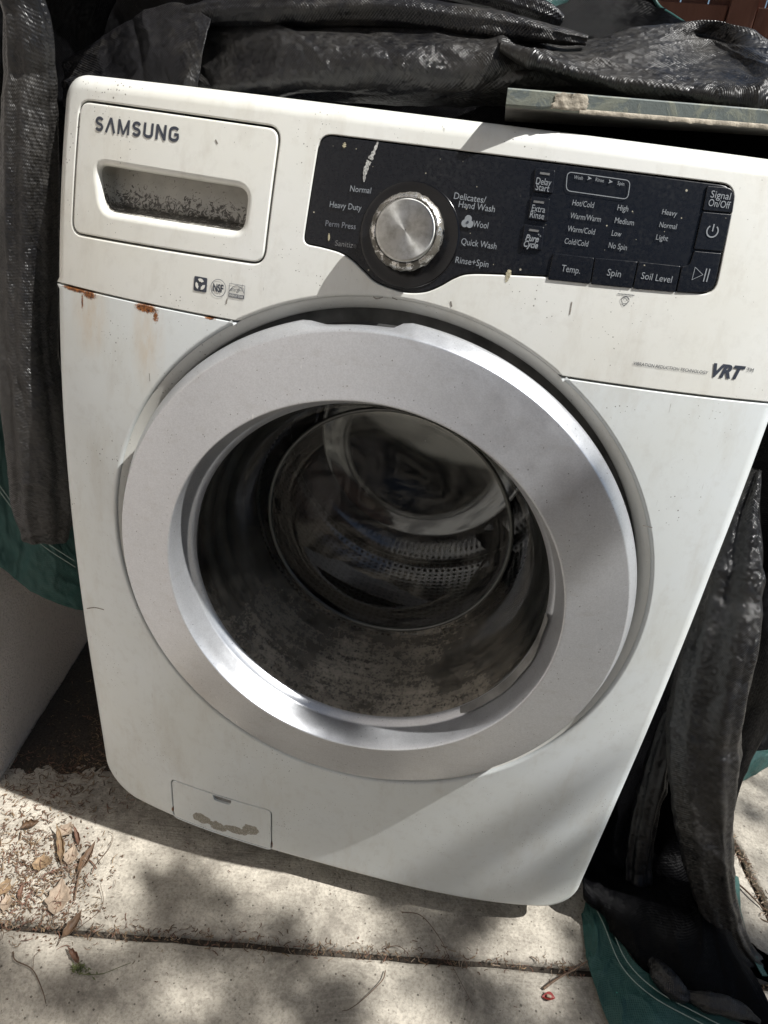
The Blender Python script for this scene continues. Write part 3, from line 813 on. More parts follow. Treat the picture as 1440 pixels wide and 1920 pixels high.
a, b = [(-0.3015,0.9135),(-0.2104,0.9142)]
def brand():
    zc = (a[1] + b[1]) / 2; h = 0.0122; tk = 0.0025; hh = h / 2 - tk / 2; total = b[0] - a[0]
    wid = dict(S=0.92, A=1.06, M=1.28, U=1.0, N=1.04, G=1.02); word = 'SAMSUNG'; gp_ = 0.26
    unit = total / (sum(wid[c] for c in word) + gp_ * 6); x = a[0]
    for ch in word:
        w_ = wid[ch] * unit; l, r_ = x + tk / 2, x + w_ - tk / 2; mx_ = x + w_ / 2; q = (r_ - l) / 2; t_, b_ = zc + hh, zc - hh
        def arc_(cx, cz, rx, rz, d0, d1, n=9): return [(cx + rx * math.cos(math.radians(d0 + (d1 - d0) * i / n)), cz + rz * math.sin(math.radians(d0 + (d1 - d0) * i / n))) for i in range(n + 1)]
        if ch == 'S': L = [arc_(mx_, t_ - hh * 0.5, q, hh * 0.5, 20, 180, 9) + [(l, t_ - hh * 0.55), (l + q * 0.3, zc + hh * 0.14), (r_ - q * 0.3, zc - hh * 0.14), (r_, b_ + hh * 0.55)] + arc_(mx_, b_ + hh * 0.5, q, hh * 0.5, 0, -160, 9)]
        elif ch == 'U': L = [[(l, t_ + tk / 2), (l, b_ + hh * 0.5)] + arc_(mx_, b_ + hh * 0.45, q, hh * 0.45, 180, 360, 10) + [(r_, t_ + tk / 2)]]
        elif ch == 'G': L = [arc_(mx_, t_ - hh * 0.5, q, hh * 0.5, 25, 180, 8) + [(l, zc)] + arc_(mx_, b_ + hh * 0.5, q, hh * 0.5, 180, 360, 9) + [(r_, zc - hh * 0.05), (mx_ + q * 0.05, zc - hh * 0.05)]]
        elif ch == 'N': L = [[(l, b_ - tk / 2), (l, t_ + tk / 2)], [(l, t_ + tk * 0.3), (r_, b_ - tk * 0.3)], [(r_, b_ - tk / 2), (r_, t_ + tk / 2)]]
        elif ch == 'M': L = [[(l, b_ - tk / 2), (l, t_ + tk / 2)], [(l + tk * 0.1, t_ + tk * 0.3), (mx_, b_ - tk * 0.4)], [(r_ - tk * 0.1, t_ + tk * 0.3), (mx_, b_ - tk * 0.4)], [(r_, b_ - tk / 2), (r_, t_ + tk / 2)]]
        else: L = [[(l - tk * 0.2, b_ - tk / 2), (mx_, t_ + tk * 0.5)], [(r_ + tk * 0.2, b_ - tk / 2), (mx_, t_ + tk * 0.5)]]
        e_ = empty('brand_letter', (0, 0, 0)); e_.parent = drawer
        for i, pl_ in enumerate(L): stroke(pl_, tk if ch != 'M' else tk * 0.86, INK_DARK, e_, 'letter_stroke', lift=0.0004 + 0.00005 * i)
        x += w_ + gp_ * unit
brand()

# ---- control panel
panel = empty('control_panel', (0, 0, 0)); panel.parent = washer
V, F = shell(panel_loop(0.0012), [], 0.0008, 0.004, 0.008, yoff=0.0006)
mesh_obj('panel_glass', V, F, BLACKP, panel)
T = lambda s, ab, cap=0.0062, mat=INK, par=panel, **k: letter(s, ab[0], ab[1], cap, mat, par, **k)
B1 = dict(bold=0.004)
T('Normal', [(-0.0479,0.8908),(-0.0297,0.892)], 0.0047, **B1); T('Heavy Duty', [(-0.0637,0.8767),(-0.0357,0.8779)], 0.0047, **B1); T('Perm Press', [(-0.0652,0.8615),(-0.0383,0.863)], 0.0046, mat=INK_GREY, **B1)
T('Sanitize', [(-0.0544,0.8473),(-0.0353,0.8481)], 0.0044, mat=INK_DIM, **B1)
T('Delicates/', [(0.0406,0.8967),(0.0672,0.8965)], 0.0050, **B1); T('Hand Wash', [(0.0457,0.891),(0.0759,0.8908)], 0.0049, **B1); T('Wool', [(0.0602,0.8777),(0.073,0.8781)], 0.0050, **B1)
T('Quick Wash', [(0.0532,0.8634),(0.083,0.8635)], 0.0050, **B1); T('Rinse+Spin', [(0.0512,0.8486),(0.0793,0.849)], 0.0050, **B1)
T('Hot/Cold', [(0.1367,0.9034),(0.1539,0.9036)], 0.0043); T('Warm/Warm', [(0.1371,0.8938),(0.1618,0.8942)], 0.0043); T('Warm/Cold', [(0.1372,0.8841),(0.1593,0.8844)], 0.0043); T('Cold/Cold', [(0.1369,0.8747),(0.1561,0.875)], 0.0043)
T('High', [(0.1728,0.9042),(0.1813,0.9043)], 0.0043); T('Medium', [(0.1729,0.8949),(0.1882,0.8948)], 0.0043); T('Low', [(0.1728,0.8854),(0.1804,0.8854)], 0.0043); T('No Spin', [(0.1726,0.8763),(0.1873,0.876)], 0.0043)
T('Heavy', [(0.2082,0.9056),(0.22,0.9054)], 0.0040, mat=INK); T('Normal', [(0.2085,0.8961),(0.2222,0.8961)], 0.0040); T('Light', [(0.2082,0.8869),(0.2178,0.8866)], 0.0040)
T('Wash', [(0.1336,0.9217),(0.1407,0.9218)], 0.0027); T('Rinse', [(0.1508,0.9221),(0.1575,0.9219)], 0.0027); T('Spin', [(0.1684,0.9218),(0.1738,0.9214)], 0.0027)
for q in ([(0.1457,0.9222)], [(0.1626,0.9218)]):
    x, z = q[0]; flat([(x - 0.0015, z + 0.0015), (x - 0.0006, z), (x - 0.0015, z - 0.0015), (x + 0.002, z)], INK, panel, 'printed_arrow')
q = [(0.1275,0.9248),(0.1779,0.9244),(0.1791,0.9109),(0.1295,0.9112)]
stroke(resample(rpoly([q[3], q[2], q[1], q[0]], 0.004), 0.002), 0.0006, INK, panel, 'display_outline', closed=True)
# display lamps beside the words
# wool symbol
x, z = [(0.0556,0.8783)][0]
for k in range(3):
    A = math.radians(90 + 120 * k); cx_, cz_ = x + 0.0024 * math.cos(A), z + 0.0024 * math.sin(A)
    flat([(cx_ + 0.0030 * math.cos(t), cz_ + 0.0030 * math.sin(t)) for t in np.linspace(0, 2 * math.pi, 18)[:-1]], INK, panel, 'wool_symbol', lift=0.0005 + 0.00012 * k)
flat([(x + 0.0010 * math.cos(t), z + 0.0010 * math.sin(t)) for t in np.linspace(0, 2 * math.pi, 12)[:-1]], INK_DARK, panel, 'wool_symbol', lift=0.0010)

def button(loop, r=0.0012, lift=0.0012, name='button'):
    b_ = empty(name, (0, 0, 0)); b_.parent = panel
    L = rpoly(loop, r); V, F = shell(L, [], 0.0006, 0.003, 0.006, yoff=-lift); mesh_obj('key_cap', V, F, BLACKP, b_); return b_
def rect_of(q, ins=0.0004):
    """four picture corners TL TR BR BL -> counter-clockwise loop, slightly inset"""
    L = np.array([q[3], q[2], q[1], q[0]]); return (L - normals2(L) * ins).tolist()
LB = 0.0017
bt = button(rect_of([(0.1011,0.9246),(0.1181,0.9249),(0.1199,0.9075),(0.1036,0.9072)])); T('Delay', [(0.1045,0.9157),(0.1167,0.9155)], 0.0049, par=bt, lift=LB, bold=0.003); T('Start', [(0.1052,0.9114),(0.1161,0.911)], 0.0049, par=bt, lift=LB, bold=0.003)
stroke([(0.1062,0.9213),(0.114,0.9213)], 0.0016, INK_DIM, bt, 'indicator', lift=LB)
bt = button(rect_of([(0.1025,0.9039),(0.1185,0.9041),(0.1202,0.8869),(0.1038,0.8866)])); T('Extra', [(0.1054,0.8958),(0.1163,0.8954)], 0.0049, par=bt, lift=LB, bold=0.003); T('Rinse', [(0.105,0.891),(0.1166,0.8905)], 0.0049, par=bt, lift=LB, bold=0.003)
stroke([(0.1057,0.9003),(0.1141,0.9004)], 0.0016, INK_DIM, bt, 'indicator', lift=LB)
bt = button(rect_of([(0.1016,0.8828),(0.1186,0.883),(0.1205,0.865),(0.1031,0.8647)])); T('Pure', [(0.1051,0.8734),(0.1161,0.8733)], 0.0047, par=bt, lift=LB, bold=0.025, shear=0.2); T('Cycle', [(0.1047,0.8687),(0.1164,0.8685)], 0.0047, par=bt, lift=LB, bold=0.025, shear=0.2)
stroke([(0.1066,0.8791),(0.1145,0.8792)], 0.0016, INK_DIM, bt, 'indicator', lift=LB)
for q in ([(0.1151,0.8767)], [(0.1167,0.8757)]):
    x, z = q[0]; flat([(x + (0.0010 if i % 2 == 0 else 0.0003) * math.cos(i * math.pi / 4), z + (0.0010 if i % 2 == 0 else 0.0003) * math.sin(i * math.pi / 4)) for i in range(8)], INK, bt, 'sparkle', lift=LB)
q = [(0.1296,0.8646),(0.1633,0.8655),(0.1645,0.8448),(0.1297,0.8435)]; bt = button(rect_of(q)); T('Temp.', [(0.1391,0.8544),(0.1545,0.8544)], 0.0052, par=bt, lift=LB)
q = [(0.1638,0.8656),(0.1982,0.8672),(0.1988,0.846),(0.1651,0.8447)]; bt = button(rect_of(q)); T('Spin', [(0.1762,0.8562),(0.1874,0.8561)], 0.0052, par=bt, lift=LB)
q = [(0.1987,0.8673),(0.233,0.8681),(0.234,0.8474),(0.1994,0.8458)]; bt = button(rect_of(q)); T('Soil Level', [(0.2038,0.8572),(0.2287,0.8571)], 0.0052, par=bt, lift=LB)
# start / pause key with its stepped corner
q = [(0.2404,0.8806),(0.2628,0.8813),(0.2646,0.8507),(0.2348,0.8475),(0.2336,0.8679),(0.2394,0.8696)]
Lq = np.array([q[3], q[2], q[1], q[0], q[5], q[4]]); Lq = (Lq - normals2(Lq) * 0.0004).tolist(); Lq[1] = (Lq[1][0] - 0.0008, max(Lq[1][1], 0.8505))
bt = button(rpoly(Lq, [0.001, 0.011, 0.001, 0.001, 0.004, 0.001]), 0.0)
x, z = [(0.2487,0.8637)][0]
stroke([(x - 0.0042, z + 0.0048), (x + 0.0034, z), (x - 0.0042, z - 0.0048)], 0.0008, INK, bt, 'start_symbol', lift=LB, closed=True)
for dx in (0.0052, 0.0078): stroke([(x + dx, z + 0.0050), (x + dx, z - 0.0050)], 0.0009, INK, bt, 'pause_symbol', lift=LB)
q = [(0.239,0.9094),(0.2627,0.9103),(0.2631,0.8821),(0.2397,0.8813)]; bt = button(rect_of(q))
x, z = [(0.2507,0.8963)][0]
stroke([(x + 0.0044 * math.cos(t), z + 0.0044 * math.sin(t)) for t in np.linspace(math.radians(128), math.radians(412), 30)], 0.0010, INK, bt, 'power_symbol', lift=LB)
stroke([(x, z + 0.0052), (x, z - 0.0002)], 0.0010, INK, bt, 'power_symbol', lift=LB)
q = [(0.2378,0.9282),(0.2605,0.9293),(0.2631,0.9108),(0.2391,0.9099)]; Lq = rect_of(q)
bt = button(rpoly(Lq, [0.001, 0.001, 0.010, 0.001]), 0.0)
T('Signal', [(0.2423,0.9227),(0.2581,0.9227)], 0.0052, par=bt, lift=LB); T('On/Off', [(0.2421,0.9166),(0.2594,0.9163)], 0.0052, par=bt, lift=LB)
# scratches and paint streaks on the panel
def smear(pts, wid, mat, name, seed):
    rnd = random.Random(seed); P = crom(pts, 26); V = []; F = []
    for i, p in enumerate(P):
        d = P[min(i + 1, 25)] - P[max(i - 1, 0)]; d /= np.linalg.norm(d); nn = np.array([-d[1], d[0]]); w_ = wid * (0.25 + 0.75 * math.sin(math.pi * (i + 1.5) / 28)) * rnd.uniform(0.5, 1.15)
        for s_ in (1, -1):
            x, z = p + nn * s_ * w_ / 2; V.append((x, fy(x, z) - 0.0003, z))
    for i in range(25):
        if rnd.random() > 0.12: F.append([2 * i, 2 * i + 1, 2 * i + 3, 2 * i + 2])
    mesh_obj(name, V, F, mat, panel, smooth=False)
CHALK = plain('dried_paint_smear', (0.42, 0.42, 0.40), 0.9, vary=0.75, scale=700)
BIRD = plain('bird_dropping', (0.42, 0.38, 0.26), 0.9, vary=0.6, scale=500)
smear([(-0.0304,0.9285),(-0.0324,0.9208),(-0.0354,0.9129),(-0.0372,0.9051),(-0.037,0.8973)], 0.0046, CHALK, 'paint_smear', 3)
smear([(-0.0583,0.9249),(-0.0585,0.9226),(-0.0585,0.9206)], 0.0036, BIRD, 'dried_spot', 4)
smear([(0.0976,0.8474),(0.0972,0.8442),(0.0968,0.8405),(0.0964,0.8373)], 0.0050, BIRD, 'dried_spot', 5)
smear([(-0.0611,0.8541),(-0.0606,0.851),(-0.0605,0.8481)], 0.0022, BIRD, 'dried_spot', 6)
# dial bezel and knob
KC = (0.0088, 0.8618)
def fnormal(x, z):
    e = 1e-4; dx = (fy(x + e, z) - fy(x - e, z)) / (2 * e); dz = (fy(x, z + e) - fy(x, z - e)) / (2 * e)
    return Vector((dx, -1, dz)).normalized()
kn = fnormal(*KC); kq = kn.to_track_quat('-Y', 'Z'); kb = Vector((KC[0], fy(*KC), KC[1]))
def on_axis(prof, n=72, warp=None):
    V, F = lathe(prof, (0, 0), n, warp=warp); return [tuple(kb + kq @ Vector(v)) for v in V], F
V, F = on_axis([(0.0428, 0.0016), (0.0428, 0.0000), (0.0420, -0.0004), (0.0405, -0.0003), (0.0380, 0.0001), (0.034, 0.0003), (0.0005, 0.0003)]); mesh_obj('dial_bezel', V, F, DIAL, panel)
knob = empty('knob', (0, 0, 0)); knob.parent = panel
rk = random.Random(11); chips = [rk.uniform(-0.0006, 0.0006) for _ in range(72)]
def kw(a, j, r, y):
    i = int(round(a / (2 * math.pi) * 72)) % 72
    if j in (2, 3, 4): r += chips[i] * (0.9 if j == 3 else 0.5); y += chips[(i * 7) % 72] * 0.6
    return r, y
V, F = on_axis([(0.0265, -0.0004), (0.0268, -0.006), (0.0298, -0.0125), (0.0308, -0.0165), (0.0298, -0.0205), (0.0268, -0.0232), (0.0254, -0.0236), (0.0248, -0.0228)], warp=kw); mesh_obj('knob_skirt', V, F, CHROME, knob)
V, F = on_axis([(0.0249, -0.0215), (0.0247, -0.0250), (0.0240, -0.0261), (0.0225, -0.0263), (0.012, -0.0260), (0.0004, -0.0259)], 96); mesh_obj('knob_face', V, F, BRUSHED, knob)
V, F = on_axis([(0.0254, -0.0205), (0.0253, -0.0233), (0.0246, -0.0233), (0.0246, -0.0205)]); mesh_obj('knob_groove', V, F, DARK, knob)

# ---- badges under the drawer and slogan on the right
bad = [(-0.1833,0.8026),(-0.1708,0.8022),(-0.1702,0.788),(-0.1827,0.7883)]
def badge_square():
    x0 = min(p[0] for p in bad); x1 = max(p[0] for p in bad); z0 = min(p[1] for p in bad) + 0.001; z1 = max(p[1] for p in bad) - 0.001
    bs = empty('wool_badge', (0, 0, 0)); bs.parent = washer
    flat(rpoly([(x0, z0), (x1, z0), (x1, z1), (x0, z1)], 0.0012), INK_DARK, bs, 'badge_field', lift=0.0004)
    cx_, cz_ = (x0 + x1) / 2, (z0 + z1) / 2; R = (x1 - x0) * 0.40
    for k in range(3):
        A0 = math.radians(90 + 120 * k)
        for j in range(4):
            rr_ = R * (0.38 + 0.18 * j); pts = []
            ox, oz = cx_ + 0.24 * R * math.cos(A0), cz_ + 0.24 * R * math.sin(A0)
            for t in np.linspace(A0 - 1.15, A0 + 0.75, 12): pts.append((ox + rr_ * 0.72 * math.cos(t), oz + rr_ * 0.72 * math.sin(t)))
            stroke(pts, 0.0007, WHITE_P, bs, 'badge_line', lift=0.0008)
badge_square()
c0_ = [(-0.1586,0.7949)][0]
nb_ = empty('round_badge', (0, 0, 0)); nb_.parent = washer
stroke([(c0_[0] + 0.0074 * math.cos(t), c0_[1] + 0.0074 * math.sin(t)) for t in np.linspace(0, 2 * math.pi, 41)[:-1]], 0.0005, INK_GREY, nb_, 'badge_ring', closed=True)
letter('NSF', (c0_[0] - 0.0054, c0_[1]), (c0_[0] + 0.0050, c0_[1]), 0.0066, INK_DARK, nb_, bold=0.03)
e0 = [(-0.1479,0.8016),(-0.1332,0.8015),(-0.1329,0.7883),(-0.1472,0.7884)]
ex0, ex1 = min(p[0] for p in e0), max(p[0] for p in e0); ez0, ez1 = min(p[1] for p in e0) + 0.001, max(p[1] for p in e0) - 0.001
eb = empty('energy_badge', (0, 0, 0)); eb.parent = washer
stroke(resample([(ex0, ez0), (ex1, ez0), (ex1, ez1), (ex0, ez1)], 0.003), 0.0005, INK_GREY, eb, 'badge_frame', closed=True)
zb_ = ez0 + (ez1 - ez0) * 0.27
flat([(ex0, ez0), (ex1, ez0), (ex1, zb_), (ex0, zb_)], INK_GREY, eb, 'badge_field', lift=0.0003)
letter('ENERGY STAR', (ex0 + 0.0008, (ez0 + zb_) / 2), (ex1 - 0.0008, (ez0 + zb_) / 2), 0.0019, WHITE_P, eb, lift=0.0006)
stroke([(ex0 + (ex1 - ex0) * t, zb_ + 0.0012 + 0.0062 * math.sin(math.pi * t) ** 0.8) for t in np.linspace(0.02, 0.98, 18)], 0.0005, INK_GREY, eb, 'badge_arc')
letter('energy', (ex0 + 0.0016, zb_ + 0.0036), (ex1 - 0.0044, zb_ + 0.0044), 0.0036, INK_DARK, eb, shear=0.35)
sx_, sz_ = ex1 - 0.0036, zb_ + 0.0050
stroke([(sx_ + (0.0026 if i % 2 == 0 else 0.0011) * math.sin(i * math.pi / 5), sz_ + (0.0026 if i % 2 == 0 else 0.0011) * math.cos(i * math.pi / 5)) for i in range(10)], 0.0004, INK_GREY, eb, 'badge_star', closed=True)
vr = empty('slogan', (0, 0, 0)); vr.parent = washer
letter('VIBRATION REDUCTION TECHNOLOGY', *[(0.2152,0.7885),(0.2788,0.7884)], 0.0027, INK_DARK, vr, shear=0.1, name='small_lettering')
letter('VRT', *[(0.2814,0.7912),(0.3092,0.7915)], 0.0104, INK_DARK, vr, shear=0.22, bold=0.045, name='large_lettering')
letter('TM', *[(0.3105,0.7947),(0.3164,0.7944)], 0.0034, INK_DARK, vr, name='trademark_lettering')
x, z = [(0.1957,0.8367)][0]
ic = empty('lock_icon', (0, 0, 0)); ic.parent = washer
stroke([(x + 0.0032 * math.cos(t), z + 0.0028 * math.sin(t)) for t in np.linspace(0, 2 * math.pi, 22)[:-1]], 0.0004, INK_DARK, ic, 'icon_head', closed=True)
stroke([(x - 0.0022, z - 0.0026), (x, z - 0.0046), (x + 0.0022, z - 0.0026)], 0.0004, INK_DARK, ic, 'icon_collar')
stroke([(x - 0.0030, z + 0.0012), (x + 0.0005, z + 0.0026), (x + 0.0028, z + 0.0008)], 0.0004, INK_DARK, ic, 'icon_fringe')
for dx in (-0.0011, 0.0011): flat([(x + dx - 0.0003, z - 0.0002), (x + dx + 0.0003, z - 0.0002), (x + dx + 0.0003, z + 0.0004), (x + dx - 0.0003, z + 0.0004)], INK_DARK, ic, 'icon_eye')
a2, b2 = [(0.1891,0.8408),(0.2017,0.8412)]
for i in range(12):
    t = i / 11; xx = a2[0] + (b2[0] - a2[0]) * t; zz = a2[1] + (b2[1] - a2[1]) * t
    flat([(xx - 0.0004, zz - 0.0004), (xx + 0.0004, zz - 0.0004), (xx + 0.0004, zz + 0.0004), (xx - 0.0004, zz + 0.0004)], INK_DARK, ic, 'icon_dot')

# ---- scuffs and specks of wear
sc_ = empty('scuff_marks', (0, 0, 0)); sc_.parent = washer
for pts, wd_ in (([(-0.3329,0.3837),(-0.3186,0.3921),(-0.3038,0.3956)], 0.0014), ([(0.1533,0.8295),(0.1537,0.8236),(0.1539,0.8194)], 0.0009), ([(0.0532,0.8155),(0.0549,0.8114)], 0.0012), ([(0.2624,0.6459),(0.2717,0.6448)], 0.0008), ([(-0.1749,0.9138),(-0.1724,0.9108)], 0.0013), ([(-0.2273,0.7045),(-0.2265,0.6968)], 0.0006), ([(-0.1492,0.7871),(-0.1498,0.7824)], 0.0011), ([(-0.0143,0.8094),(-0.0112,0.8081),(-0.0058,0.8102)], 0.0010), ([(0.0022,0.811),(0.0072,0.81)], 0.0008)):
    stroke(crom(pts, 8)[:, :2], wd_, SCUFF, sc_, 'scuff', lift=0.0003)
# ---- drain filter cover
fc = empty('filter_cover', (0, 0, 0)); fc.parent = washer
fl_ = np.array(flap_out); fl_ = (fl_ - normals2(fl_) * 0.0016).tolist()
nt = [(-0.1468,0.1363)][0]; nt = (nt[0], FT[0][1] + (FT[1][1] - FT[0][1]) * (nt[0] - FT[0][0]) / (FT[1][0] - FT[0][0]) - 0.0080)
latch = rpoly([(nt[0] - 0.0125, nt[1] - 0.0065), (nt[0] + 0.0125, nt[1] - 0.0060), (nt[0] + 0.0135, nt[1] + 0.0060), (nt[0] - 0.0135, nt[1] + 0.0050)], [0.006, 0.006, 0.001, 0.001])
V, F = shell(fl_, [latch], 0.0012, 0.008, 0.006, hole_r=[0.0008], hole_depth=[0.006]); mesh_obj('cover_plate', V, F, FLAPM, fc)
V = [(x, fy(x, z) + 0.0035, z) for x, z in latch]; mesh_obj('latch_notch', V, [list(range(len(V)))], RECESS, fc, smooth=False)

# ================================================================ tarpaulin
tarp = empty('tarpaulin', (0.0, 0.3, 0.95), 'dusty black woven tarp with green underside draped over and around the washer', 'tarp')
def wrinkle(P, amp, freq, seed, ridge=0.5, stretch=(1, 1)):
    """push a dense grid of points (M,N,3) along its normals with folds and creases"""
    du = np.gradient(P, axis=0); dv = np.gradient(P, axis=1); n = np.cross(du, dv); n /= np.linalg.norm(n, axis=2)[..., None] + 1e-12
    M, N = P.shape[:2]
    su = np.concatenate([[0], np.cumsum(np.linalg.norm(np.diff(P[:, N // 2], axis=0), axis=1))])
    sv = np.concatenate([[0], np.cumsum(np.linalg.norm(np.diff(P[M // 2], axis=0), axis=1))])
    out = P.copy()
    # folded-in creases: straight ridges and valleys running across the cloth at odd angles
    rc = random.Random(int(seed) * 31 + 7); SU, SV = np.meshgrid(su, sv, indexing='ij'); cr = np.zeros((M, N)); ext = max(su[-1], sv[-1])
    wob = np.array([[noise.noise(Vector((su[i] * 9, sv[j] * 9, seed + 23))) for j in range(N)] for i in range(M)])
    for _ in range(int(5 + ext * 26)):
        cu_, cv_, an = rc.uniform(0, su[-1]), rc.uniform(0, sv[-1]), rc.uniform(0, math.pi); hl = rc.uniform(0.03, 0.16); wd_ = rc.uniform(0.006, 0.022); am = rc.uniform(0.3, 1.0) * rc.choice((1, 1, -1))
        al = (SU - cu_) * math.cos(an) + (SV - cv_) * math.sin(an); ac = -(SU - cu_) * math.sin(an) + (SV - cv_) * math.cos(an) + 0.010 * wob
        cr += am * np.clip(1 - np.abs(ac) / wd_, 0, 1) ** 1.3 * np.clip(1.25 - np.abs(al) / hl, 0, 1) * (wd_ / 0.022) ** 0.5
    out = out + n * (cr * amp * 0.95)[..., None]
    for i in range(M):
        for j in range(N):
            u, v = su[i] * freq * stretch[0], sv[j] * freq * stretch[1]
            h = noise.noise(Vector((u, v, seed)))
            h += 0.5 * noise.noise(Vector((u * 2.3 + 5, v * 2.3, seed + 3)))
            r_ = 1 - abs(noise.noise(Vector((u * 1.4 + 9, v * 1.4, seed + 7)))) * 2
            h += ridge * (max(0, r_) ** 3 - 0.25) + 0.12 * noise.noise(Vector((u * 5.1, v * 5.1 + 2, seed + 11)))
            h += 0.25 * ridge * (max(0, 1 - abs(noise.noise(Vector((u * 3.3 + 1, v * 3.3, seed + 17)))) * 3) ** 2 - 0.2)
            out[i, j] += n[i, j] * h * amp
    UVs = np.zeros((M, N, 2)); UVs[1:, :, 0] = np.cumsum(np.linalg.norm(np.diff(P, axis=0), axis=2), 0); UVs[:, 1:, 1] = np.cumsum(np.linalg.norm(np.diff(P, axis=1), axis=2), 1)
    UVs = UVs - UVs[M // 2, N // 2] 
    return out, UVs
def grid_faces(M, N, wrap=False):
    F = []
    for i in range(M - 1):
        for j in range(N if wrap else N - 1):
            j2 = (j + 1) % N; F.append([i * N + j, i * N + j2, (i + 1) * N + j2, (i + 1) * N + j])
    return F
def sheet(name, rows, mat, M=70, N=90, amp=0.006, freq=14, seed=1, ridge=0.5, stretch=(1, 1), zmin=None, parent=None):
    """a lofted piece of cloth through rows of control points"""
    R = np.array([crom(r, N) for r in rows]); P = np.stack([crom(R[:, j], M) for j in range(N)], 1)
    P, uv = wrinkle(P, amp, freq, seed, ridge, stretch)
    if zmin is not None: P[..., 2] = np.maximum(P[..., 2], zmin)
    o = mesh_obj(name, P.reshape(-1, 3), grid_faces(M, N), mat, parent or tarp, uvs=uv.reshape(-1, 2))
    sm = o.modifiers.new('thickness', 'SOLIDIFY'); sm.thickness = 0.0012; sm.offset = 0
    return o
def fold(name, cen, hw, hd, mat, M=130, N=64, amp=0.004, freq=18, seed=1, ridge=0.6, stretch=(0.5, 1.0), side=None, zmin=None, power=0.8, pleat=0.07):
    """a flattened roll of cloth following a line; hw = half width across the view, hd = half depth"""
    C_ = crom(cen, M); HW = crom([[h] for h in hw], M)[:, 0]; HD = crom([[h] for h in hd], M)[:, 0]
    P = np.zeros((M, N, 3)); cp = np.array(m.translation)
    for i in range(M):
        t = C_[min(i + 1, M - 1)] - C_[max(i - 1, 0)]; t /= np.linalg.norm(t)
        vd = C_[i] - cp; vd /= np.linalg.norm(vd)
        a_ = np.cross(t, vd); a_ /= np.linalg.norm(a_); b_ = np.cross(t, a_)
        for j in range(N):
            q = 2 * math.pi * j / N; c_, s_ = math.cos(q), math.sin(q)
            pl = 1 + pleat * math.cos(5 * q + 2.2 * math.sin(3.1 * i / M + seed)) * (0.6 + 0.4 * math.sin(9.0 * i / M + seed)) + pleat * 0.6 * math.cos(9 * q + 4.0 * i / M + seed)
            c_ *= pl; s_ *= pl
            P[i, j] = C_[i] + a_ * HW[i] * math.copysign(abs(c_) ** power, c_) + b_ * HD[i] * math.copysign(abs(s_) ** power, s_)
    Pw = np.concatenate([P, P[:, :1]], 1)
    Pw, uv = wrinkle(Pw, amp, freq, seed, ridge, stretch)
    k = np.linspace(0, 1, N + 1)[None, :, None]; d = Pw[:, :1] - Pw[:, -1:]
    Pw = Pw + d * k ** 4
    if zmin is not None: Pw[..., 2] = np.maximum(Pw[..., 2], zmin)
    return mesh_obj(name, Pw.reshape(-1, 3), grid_faces(M, N + 1), mat, tarp, uvs=uv.reshape(-1, 2))

# tarp backing behind everything, blackened in colour to stand for deep shade
sheet('back_lining', [[(-0.62, 0.52, 1.40), (-0.30, 0.50, 1.40), (0.0, 0.50, 1.40), (0.19, 0.52, 1.40)],
                      [(-0.62, 0.50, 1.15), (-0.30, 0.47, 1.15), (0.0, 0.47, 1.15), (0.19, 0.50, 1.15)],
                      [(-0.62, 0.46, 0.93), (-0.30, 0.42, 0.955), (0.0, 0.42, 0.955), (0.19, 0.46, 0.955)]], TARP_SHADE, 40, 70, 0.012, 9, 2)
sheet('left_lining', [[(-0.46, 0.24, 1.14), (-0.41, 0.30, 1.14), (-0.35, 0.37, 1.14), (-0.28, 0.43, 1.14)], [(-0.4616,0.1,1.0294),(-0.4616,0.16,1.0334),(-0.4744,0.26,1.0479),(-0.4606,0.36,1.0524)], [(-0.4974,0.1,0.8358),(-0.4915,0.16,0.8357),(-0.4988,0.26,0.8334),(-0.4923,0.36,0.8329)], [(-0.5373,0.1,0.6198),(-0.5179,0.15,0.6101),(-0.5149,0.24,0.5711),(-0.5029,0.34,0.5366)], [(-0.5487,0.09,0.5132),(-0.525,0.13,0.4622),(-0.5092,0.2,0.3807),(-0.4957,0.3,0.3138)]], TARP_SHADE, 70, 50, 0.006, 14, 5, stretch=(0.4, 1.2))
# hanging fold at the left
fold('hanging_fold', [(-0.30, 0.40, 1.10), (-0.345, 0.22, 1.13)] + [(-0.3722,0.06,1.0388),(-0.3678,0.05,0.9874),(-0.3755,0.055,0.9422),(-0.3859,0.055,0.874),(-0.3997,0.055,0.7823),(-0.4072,0.05,0.6921),(-0.4039,0.045,0.62),(-0.4051,0.045,0.5459),(-0.4136,0.05,0.4837),(-0.426,0.06,0.429)], [0.016, 0.018, 0.019, 0.020, 0.023, 0.025, 0.027, 0.027, 0.031, 0.033, 0.034, 0.026], [0.016, 0.02, 0.022, 0.022, 0.024, 0.026, 0.026, 0.026, 0.028, 0.03, 0.026, 0.012], TARP_DUSTY, 320, 100, 0.0032, 12, 21, 0.7, (0.35, 1.1), pleat=0.10)
